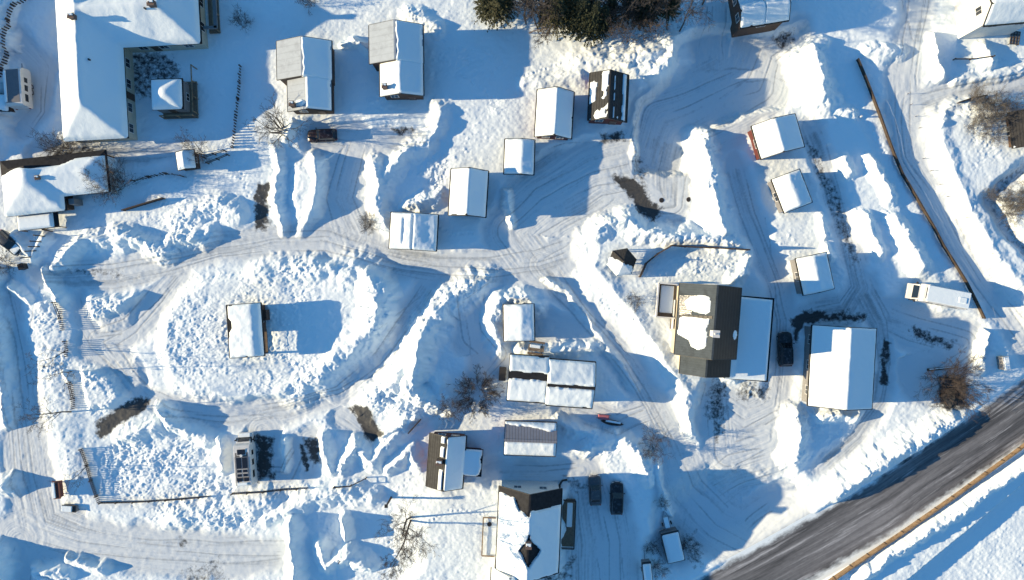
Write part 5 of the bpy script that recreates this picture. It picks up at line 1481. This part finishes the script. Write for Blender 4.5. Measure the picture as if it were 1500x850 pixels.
proto('bushy', bare_tree(6.5, .46, 41, 14, .9, .2, .08, .014, .3, 3, (.35, .8), (.08, .9)), M_BARK, M_TWIG)
proto('thin', bare_tree(8.0, .6, 14, 1, .8, .15, .09, .018, .8), M_BARK, M_TWIG)
proto('multi', bare_tree(6.5, .75, 15, 3, 1.0, .12, .10, .018, .5), M_BARK, M_TWIGR)
proto('shrub', bare_tree(2.6, .9, 16, 5, 1.0, .05, .035, .014, .4, 3), M_TWIG, M_TWIG, 'stems', 'twigs')
proto('redshrub', bare_tree(3.4, .9, 17, 7, 1.0, .05, .04, .015, .4, 3), M_TWIGR, M_TWIGR, 'stems', 'twigs')
proto('tanshrub', bare_tree(4.6, .8, 18, 5, 1.2, .08, .05, .018, .4, 3), M_TWIGT, M_TWIGT, 'stems', 'twigs')
proto('fuzzy', bare_tree(5.0, .5, 19, 26, 1.15, .15, .045, .013, .15, 3, (.35, .9), (.05, 1.6)), M_BARK, M_TWIGR)
proto('forest', bare_tree(11, .5, 21, 1, .95, .35, .11, .022, .9), M_BARK, M_TWIG)
proto('forestb', bare_tree(9, .55, 22, 1, 1.0, .3, .10, .022, .9), M_BARK, M_TWIGR)

put_tree('bare_tree', 'tall bare tree leaning over the open snow left of the streaked-roof house', 603, 758, 'tall', 1.0, 1.0)
put_tree('bare_tree', 'dense round bare tree beside the white four-part-roof house', 699, 577, 'round', .4, 1.0)
put_tree('bare_tree', 'grey bare tree at the lower left corner of the stepped grey-roofed house', 414, 192, 'bushy', 2.0, 1.0)
put_tree('bare_shrub', 'scraggly bare bush left of the dense round bare tree', 662, 600, 'shrub', .5, 1.2, cat='shrub')
put_tree('bare_tree', 'uppermost thin bare tree beside the left lane, by the slatted fence with a gap', 99, 512, 'thin', .3, .85, cat='tree')
put_tree('bare_tree', 'thin bare tree in the middle of the row along the left lane', 104, 545, 'thin', 2.3, .95, cat='tree')
put_tree('bare_tree', 'branching bare tree lowest in the row along the left lane, above the slatted field fence', 106, 603, 'birch', 4.3, .9, cat='tree')
put_tree('bare_tree', 'bare sapling pointing left beside the small red sign shelter', 128, 681, 'thin', 1.1, .8, cat='tree')
put_tree('bare_shrub', 'dark bare bush at the corner of the drive, beside the heaped snow', 958, 650, 'redshrub', .8, .95, cat='shrub')
put_tree('bare_tree', 'wide reddish bare tree standing over the dark well house near the road bend', 1391, 560, 'fuzzy', .2, 1.05, cat='tree')
put_tree('bare_shrub', 'reddish bare bush against the gable of the hip-roofed house at the left edge', 178, 272, 'redshrub', .2, 1.25, cat='shrub')
put_tree('bare_shrub', 'reddish bush brushing the snowy roof of the hip-roofed house at the left edge', 166, 262, 'redshrub', 2.2, 1.1, cat='shrub')
put_tree('bare_tree', 'bare tree growing over the snowy playhouse', 297, 226, 'multi', .9, .62, cat='tree')
put_tree('bare_shrub', 'dark brush on the shaded strip above the hip-roofed house at the left edge', 95, 222, 'shrub', .9, 1.5, cat='shrub')
put_tree('bare_shrub', 'thin lone bush in the shaded snow upper left, beyond the L-shaped house', 356, 36, 'shrub', .1, .9, cat='shrub')
put_tree('bare_shrub', 'bare bush at the top edge above the stepped grey-roofed house', 458, 6, 'shrub', 1.7, .9, cat='shrub')
put_tree('bare_shrub', 'short bare twigs left of the double garage', 541, 326, 'shrub', 2.7, .8, cat='shrub')
put_tree('bare_shrub', 'faint bare bush in the bright snow left of the tallest house', 928, 438, 'shrub', 3.1, .8, cat='shrub')
put_tree('bare_shrub', 'small bare bush just above the narrow box trailer', 954, 800, 'shrub', 4.1, .75, cat='shrub')
put_tree('bare_shrub', 'bare bush right of the narrow box trailer at the bottom edge', 962, 830, 'redshrub', 4.6, .6, cat='shrub')
put_tree('bare_shrub', 'bare bush on the right of the grey box trailer', 1010, 808, 'redshrub', 5.1, .7, cat='shrub')
put_tree('bare_shrub', 'small dark twiggy bush on the snow strip above the slim trailer frame', 969, 738, 'shrub', .1, .6, cat='shrub')
put_tree('bare_shrub', 'dark twigs on the left edge beside the half buried car', 10, 388, 'shrub', .1, 1.1, cat='shrub')
rnd = random.Random(5)
for k, (x, y) in enumerate([(1416, 152), (1432, 150), (1450, 158), (1422, 170), (1440, 176), (1458, 178), (1412, 188), (1430, 196), (1448, 202), (1466, 160), (1436, 162)]):
    put_tree('thicket_bush', 'tan bare bush in the thicket beside the dark house on the right edge', x, y, 'tanshrub', rnd.random()*6, rnd.uniform(.42, .62), 'tan bushes of the right-hand thicket', 'shrub')
for k, (x, y) in enumerate([(1450, 290), (1464, 300), (1478, 290), (1490, 304), (1472, 312), (1496, 286)]):
    put_tree('thicket_bush', 'tan bare bush by the forked footpath at the right edge', x, y, 'tanshrub', rnd.random()*6, rnd.uniform(.5, .7), 'tan bushes by the forked path', 'shrub')

def conifer(h, rad, seed, whorls=17):
    rnd = random.Random(seed); T, C = MB(), MB()
    T.tube([(0, 0, -.5), (0, 0, h*.5), (0, 0, h)], [.17, .10, .02], 7)
    for k in range(whorls):
        t = (k+.5)/whorls; z = h*(.10+.88*t); L0 = rad*(1-t)**.75+.15
        nb = int(6+5*(1-t))
        for j in range(nb):
            a = 6.283*(j+rnd.random()*.7)/nb+k*.9; L = L0*rnd.uniform(.65, 1.12)
            dx, dy = math.cos(a), math.sin(a); droop = rnd.uniform(.18, .42)
            T.tube([(0, 0, z), (dx*L*.95, dy*L*.95, z-droop*L)], [.03, .008], 3, cap=False)
            ns = int(5+9*L/rad)
            for q in range(ns):
                u = (q+rnd.random())/ns; px_, py_ = dx*L*u, dy*L*u; pz = z-droop*L*u
                for w_ in range(3):
                    sa = a+rnd.uniform(-1.2, 1.2); sl_ = rnd.uniform(.16, .36)*(1.15-.4*u); wd = rnd.uniform(.05, .10)
                    ex, ey, ez = px_+math.cos(sa)*sl_, py_+math.sin(sa)*sl_, pz-rnd.uniform(-.02, .16)
                    nx, ny = -math.sin(sa)*wd, math.cos(sa)*wd
                    tz = rnd.uniform(-.06, .06)
                    C.add([(px_-nx, py_-ny, pz-tz), (px_+nx, py_+ny, pz+tz), (ex+nx*.4, ey+ny*.4, ez+tz), (ex-nx*.4, ey-ny*.4, ez-tz)], [(0, 1, 2, 3)])
    return T, C
proto('spruce', conifer(11.5, 2.5, 31), M_BARK, M_NEEDLE)
proto('spruceb', conifer(9.5, 2.2, 32, 15), M_BARK, M_NEEDLEB)
proto('pine', conifer(12.5, 2.9, 33, 16), M_BARK, M_NEEDLEB)
FOREST = [('pine', 728, 36), ('spruceb', 712, 30), ('pine', 742, 26), ('pine', 812, 46), ('pine', 826, 34), ('spruce', 846, 52), ('spruce', 862, 58), ('spruce', 876, 56), ('spruce', 858, 38), ('pine', 838, 42),
          ('spruce', 888, 40), ('spruceb', 800, 34), ('spruce', 936, 40), ('spruce', 950, 34), ('spruceb', 978, 30), ('spruce', 920, 30)]
for k, (p, x, y) in enumerate(FOREST):
    if x < 760: lb, gp_ = 'olive green conifer in the small clump at the left end of the wood', 'conifers at the left end of the wood'
    elif x < 900: lb, gp_ = 'dark conifer in the dense clump in the middle of the wood at the top edge', 'conifers in the middle of the wood'
    else: lb, gp_ = 'dark conifer deep in the right part of the wood at the top edge', 'conifers in the right part of the wood'
    put_tree('conifer_tree', lb, x, y-9, p, k*1.3, rnd.uniform(.72, .98), gp_)
for k in range(27):
    x = rnd.uniform(894, 1034) if k < 18 else rnd.uniform(756, 800)
    y = rnd.uniform(4, 48) if k < 18 else rnd.uniform(14, 48)
    right = k < 18
    put_tree('bare_tree', 'slender leafless tree in the right part of the wood, trunks in shade' if right else 'slender leafless tree between the two conifer clumps of the wood', x, y, ('forest', 'forestb')[k % 2], rnd.random()*6, rnd.uniform(.8, 1.15),
             'bare trees in the right part of the wood' if right else 'bare trees between the conifer clumps')

# ------------------------------------------------------------------ small things
def on_ground(px, py, z=.4):
    x, y = W(px, py, z); return x, y, gz(x, y)
x, y, z = on_ground(573, 729)
p_ = thing('wooden_post', 'tall dark post casting a long shadow over the snow beside the brown-tiled house', 'post', (x, y, z))
MB().tube([(0, 0, -.5), (0, 0, 4.0)], [.16, .13], 8).build('pole', M_DWOOD, p_); MB().box((0, 0, 4.0), (.45, .45, .25)).build('cap', M_DTRIM, p_)
x, y, z = on_ground(501, 817)
p_ = thing('wooden_post', 'short stake with a short shadow in the lumpy snow near the bottom edge', 'post', (x, y, z))
MB().tube([(0, 0, -.4), (0, 0, .85)], [.08, .07], 6).build('pole', M_DWOOD, p_)
x, y, z = on_ground(1259, 172)
p_ = thing('boundary_post', 'white boundary post near the upper end of the long dark board fence', 'post', (x, y, z)); MB().tube([(0, 0, -.3), (0, 0, .7)], .12, 8).build('pole', M_TRIM, p_)
first = None
for k, (px_, py_) in enumerate([(1331, 137), (1335, 153), (1343, 170), (1348, 187), (1354, 232), (1365, 250), (1378, 270), (1388, 288), (1398, 304), (1410, 320), (1421, 338), (1432, 355), (1444, 372)]):
    x, y, z = on_ground(px_, py_)
    if first is None:
        first = thing('marker_stick', 'thin roadside snow marker stick along the curving right-hand lane', 'marker', (x, y, z), 0, 'snow markers along the right-hand lane')
        MB().tube([(0, 0, -.4), (0, 0, .75)], .035, 6).build('stick', M_DWOOD, first); MB().tube([(0, 0, .55), (0, 0, .68)], .04, 6).build('reflector', M_TRIM, first)
    else:
        c = copy_tree(first); c.location = (x, y, z)
# picnic bench between the sunken shed and the four-part house
x, y, z = on_ground(785, 509); t = thing('picnic_table', 'timber picnic table half sunk in snow below the drifted low shed', 'table', (x, y, z), R(-8))
b = MB()
for k in range(5): b.box((0, -.36+.18*k, .95), (2.3, .16, .05))
b.build('tabletop', M_DECK, t)
for sd in (-1, 1):
    MB().box((0, sd*.85, .65), (2.3, .3, .06)).build('bench_seat', M_DECK, t)
    MB().bar((sd*.85, -.9, .0), (sd*.85, .0, .93), .09).bar((sd*.85, .9, .0), (sd*.85, 0, .93), .09).build('leg', M_DECK, t)
MB().box((-.2, .25, 1.04), (1.5, .45, .14)).build('snow_cap', M_SNOW, t, bevel=.05)
# sled with a pink tarpaulin and a dark upturned boat
x, y, z = on_ground(884, 611); t = thing('covered_sled', 'pink tarpaulin over a small sled in the snow right of the four-part house', 'sled', (x, y, z), R(-6))
MB().box((0, 0, .55), (1.6, .7, .55)).build('tarpaulin', mat('faded pink tarpaulin', (.42, .13, .15), .7, 0, .15, 4), t, bevel=.12)
for sd in (-1, 1): MB().tube([(-1.0, sd*.3, .1), (.8, sd*.3, .1), (1.1, sd*.3, .35)], .05, 6).build('runner', M_STEEL, t)
x, y, z = on_ground(897, 620); t = thing('rowing_boat', 'dark upturned rowing boat with snow on its keel beside the pink-covered sled', 'boat', (x, y, z+.05), R(-10)); t.scale = (.85, .7, .8)
b = MB(); n = 9; rings = []
for i in range(n):
    u = i/(n-1)*2-1; w_ = .55*(1-abs(u)**2.6)+.03; hgt = .55*(1-abs(u)**4*.5)
    rings.append([(u*2.0, -w_, 0), (u*2.0, -w_*.8, hgt*.6), (u*2.0, 0, hgt), (u*2.0, w_*.8, hgt*.6), (u*2.0, w_, 0)])
for r in rings: b.v += r
for i in range(n-1):
    for j in range(4): b.f.append((i*5+j, (i+1)*5+j, (i+1)*5+j+1, i*5+j+1)); b.mi.append(0)
b.f += [(0, 1, 2, 3, 4), tuple((n-1)*5+j for j in (4, 3, 2, 1, 0))]; b.mi += [0, 0]
b.build('hull', M_DWOOD, t, smooth_=True)
MB().bar((-1.8, 0, .56), (1.8, 0, .56), .06).build('keel', M_DTRIM, t)
MB().box((.1, .28, .50), (2.6, .42, .16)).build('snow_cap', M_SNOW, t, bevel=.07)
# playhouse
x, y, z = on_ground(281, 238); t = thing('playhouse', 'tiny playhouse with a thick tilted snow cap beside the double dark rails', 'playhouse', (x, y, z), R(8))
MB().box((0, 0, .9), (2.2, 2.2, 2.0)).build('wall', M_BROWN, t)
MB().prism([(-1.4, 1.85), (1.4, 1.85), (0, 2.5)], -1.4, 1.4).build('roof', M_BLACK, t)
height_sheet(t, 'roof_snow', np.linspace(-1.35, 1.3, 22), np.linspace(-1.35, 1.3, 22), lambda X, Y: 2.5-.46*np.abs(X), lambda X, Y: .4*np.sqrt(np.clip((1.3-np.maximum(np.abs(X), np.abs(Y))-.1*np.abs(fbm(X, Y, 130)))/.4, 0, 1)))
MB().box((0, -1.11, .8), (.7, .06, 1.4)).build('door', M_DOOR, t); window_at(t, (1.11, 0, 1.2), .7, .6, 'x')
# shelter with red panel and a snow-covered grit bin by the left lane
x, y, z = on_ground(92, 714); t = thing('mailbox_stand', 'red-sided mailbox stand with snow on top by the left lane', 'mailbox stand', (x, y, z), R(6))
MB().box((0, 0, .75), (.75, 2.3, .75)).build('cabinet', M_REDB, t)
for yy in (-.9, .9): MB().bar((0, yy, -.3), (0, yy, .4), .12).build('leg', M_DWOOD, t)
MB().box((-.05, 0, 1.17), (1.1, 2.6, .08)).build('roof', M_RED, t, bevel=.02); MB().box((-.4, .0, 1.27), (.4, 2.3, .16)).build('snow_cap', M_SNOW, t, bevel=.06)
x, y, z = on_ground(104, 744); t = thing('grit_bin', 'low grit bin under a snow cap just below the red mailbox stand', 'bin', (x, y, z), R(-4))
MB().box((0, 0, .3), (2.0, .9, .9)).build('body', M_GREYW, t, bevel=.04); MB().box((0, .02, .8), (2.1, 1.0, .08)).build('lid', M_DTRIM, t); MB().box((-.25, 0, .9), (1.5, .85, .2)).build('snow_cap', M_SNOW, t, bevel=.07)
# bin at the left edge
x, y, z = on_ground(37, 391); t = thing('waste_bin', 'dark waste bin standing beside the lane below the half buried car', 'bin', (x, y, z), R(20))
MB().box((0, 0, .5), (.75, .8, 1.0)).build('body', M_DTRIM, t, bevel=.04); MB().box((.02, 0, 1.04), (.82, .86, .09)).build('lid', M_BLACK, t, bevel=.02)
for sd in (-1, 1): MB().tube([(-.38, sd*.34, .12), (-.38, sd*.28, .12)], .12, 10).build('wheel', M_TYRE, t)
# utility cabinet by the bend
x, y, z = on_ground(1465, 531); t = thing('utility_cabinet', 'pale utility cabinet standing in the snow by the road bend', 'cabinet', (x, y, z-.1), R(8))
MB().box((0, 0, .7), (.8, 1.9, 1.5)).build('body', M_CREAM, t, bevel=.03); MB().box((0, 0, 1.48), (.92, 2.0, .07)).build('roof', M_TRIM, t)
for yy in (-.47, .47): MB().box((-.41, yy, .75), (.04, .86, 1.2)).build('door', M_GREYW, t)
MB().box((.05, 0, 1.56), (.7, 1.8, .12)).build('snow_cap', M_SNOW, t, bevel=.05)
# trampoline-like drying frame at the upper right
x, y, z = on_ground(1484, 57); t = thing('drying_rack', 'tilted dark lattice frame lying on the snow below the tall white house', 'rack', (x, y, z+.25), R(-8))
b = MB()
for k in range(4): b.bar((-.65+.43*k, -.95, .25), (-.65+.43*k, .95, .25), .07)
for k in range(5): b.bar((-.65, -.95+.47*k, .26), (.65, -.95+.47*k, .26), .07)
b.build('lattice', M_DWOOD, t)
b = MB().box((0, 0, .18), (1.35, 1.95, .06)); b.build('backing', M_GREYW, t)
for sx in (-.6, .6):
    for sy in (-.9, .9): MB().bar((sx, sy, -.5), (sx, sy, .2), .06).build('leg', M_DWOOD, t)
# stone pile under the reddish tree
x, y, z = on_ground(1390, 582); t = thing('well_cover', 'dark low timber well house half bare of snow beneath the wide reddish tree', 'well house', (x, y, z), R(35))
MB().box((0, 0, .5), (1.8, 1.8, 1.2)).build('wall', M_DWOOD, t)
MB().add([(-1.15, -1.15, 1.05), (1.15, -1.15, 1.05), (1.15, 1.15, 1.05), (-1.15, 1.15, 1.05), (0, 0, 1.75)], [(3, 2, 1, 0), (0, 1, 4), (1, 2, 4), (2, 3, 4), (3, 0, 4)]).build('roof', M_TILE, t)
x, y, z = on_ground(1376, 541); t = thing('felled_log', 'long snow-dusted log lying just above the wide reddish tree', 'log', (x, y, z+.15), R(5))
MB().tube([(-1.6, 0, 0), (0, .03, .05), (2.6, .1, 0)], [.22, .2, .14], 8).build('trunk', M_BARK, t); MB().tube([(-1.4, .06, .14), (2.3, .12, .12)], [.12, .08], 6).build('snow_cap', M_SNOW, t)
# drawbar cart on the snow strip
x, y, z = on_ground(978, 766); t = thing('boat_trailer', 'slim empty trailer frame just above the grey box trailer', 'trailer', (x, y, z+.2), R(14))
b = MB().bar((-.4, -1.2, .4), (-.4, .6, .4), .1).bar((.4, -1.2, .4), (.4, .6, .4), .1).bar((-.4, .6, .4), (0, 1.6, .4), .1).bar((.4, .6, .4), (0, 1.6, .4), .1).bar((-.45, -1.2, .4), (.45, -1.2, .4), .1)
b.build('frame', M_STEEL, t); MB().box((0, -.3, .46), (.66, 1.6, .1)).build('snow_cap', M_SNOW, t, bevel=.04)
for sd in (-1, 1): 
    w_ = MB().tube([(sd*.55, -.5, .28), (sd*.72, -.5, .28)], .28, 12).build('wheel', M_TYRE, t); MB().tube([(sd*.6, -.5, .28), (sd*.735, -.5, .28)], .17, 10).build('rim', M_STEEL, w_)
# manhole-like drain covers cleared on the ploughed yard
for k, (px_, py_, lb) in enumerate([(970, 293, 'round dark drain cover showing through the snow at the end of the brown patch'), (1010, 292, 'round dark drain cover beside the long bright snow bank')]):
    x, y, z = on_ground(px_, py_); t = thing('drain_cover', lb, 'drain cover', (x, y, z))
    MB().tube([(0, 0, -.05), (0, 0, .03)], .36, 18).build('ring', M_DWOOD, t); MB().tube([(0, 0, -.04), (0, 0, .045)], .27, 16).build('lid', M_DTRIM, t)
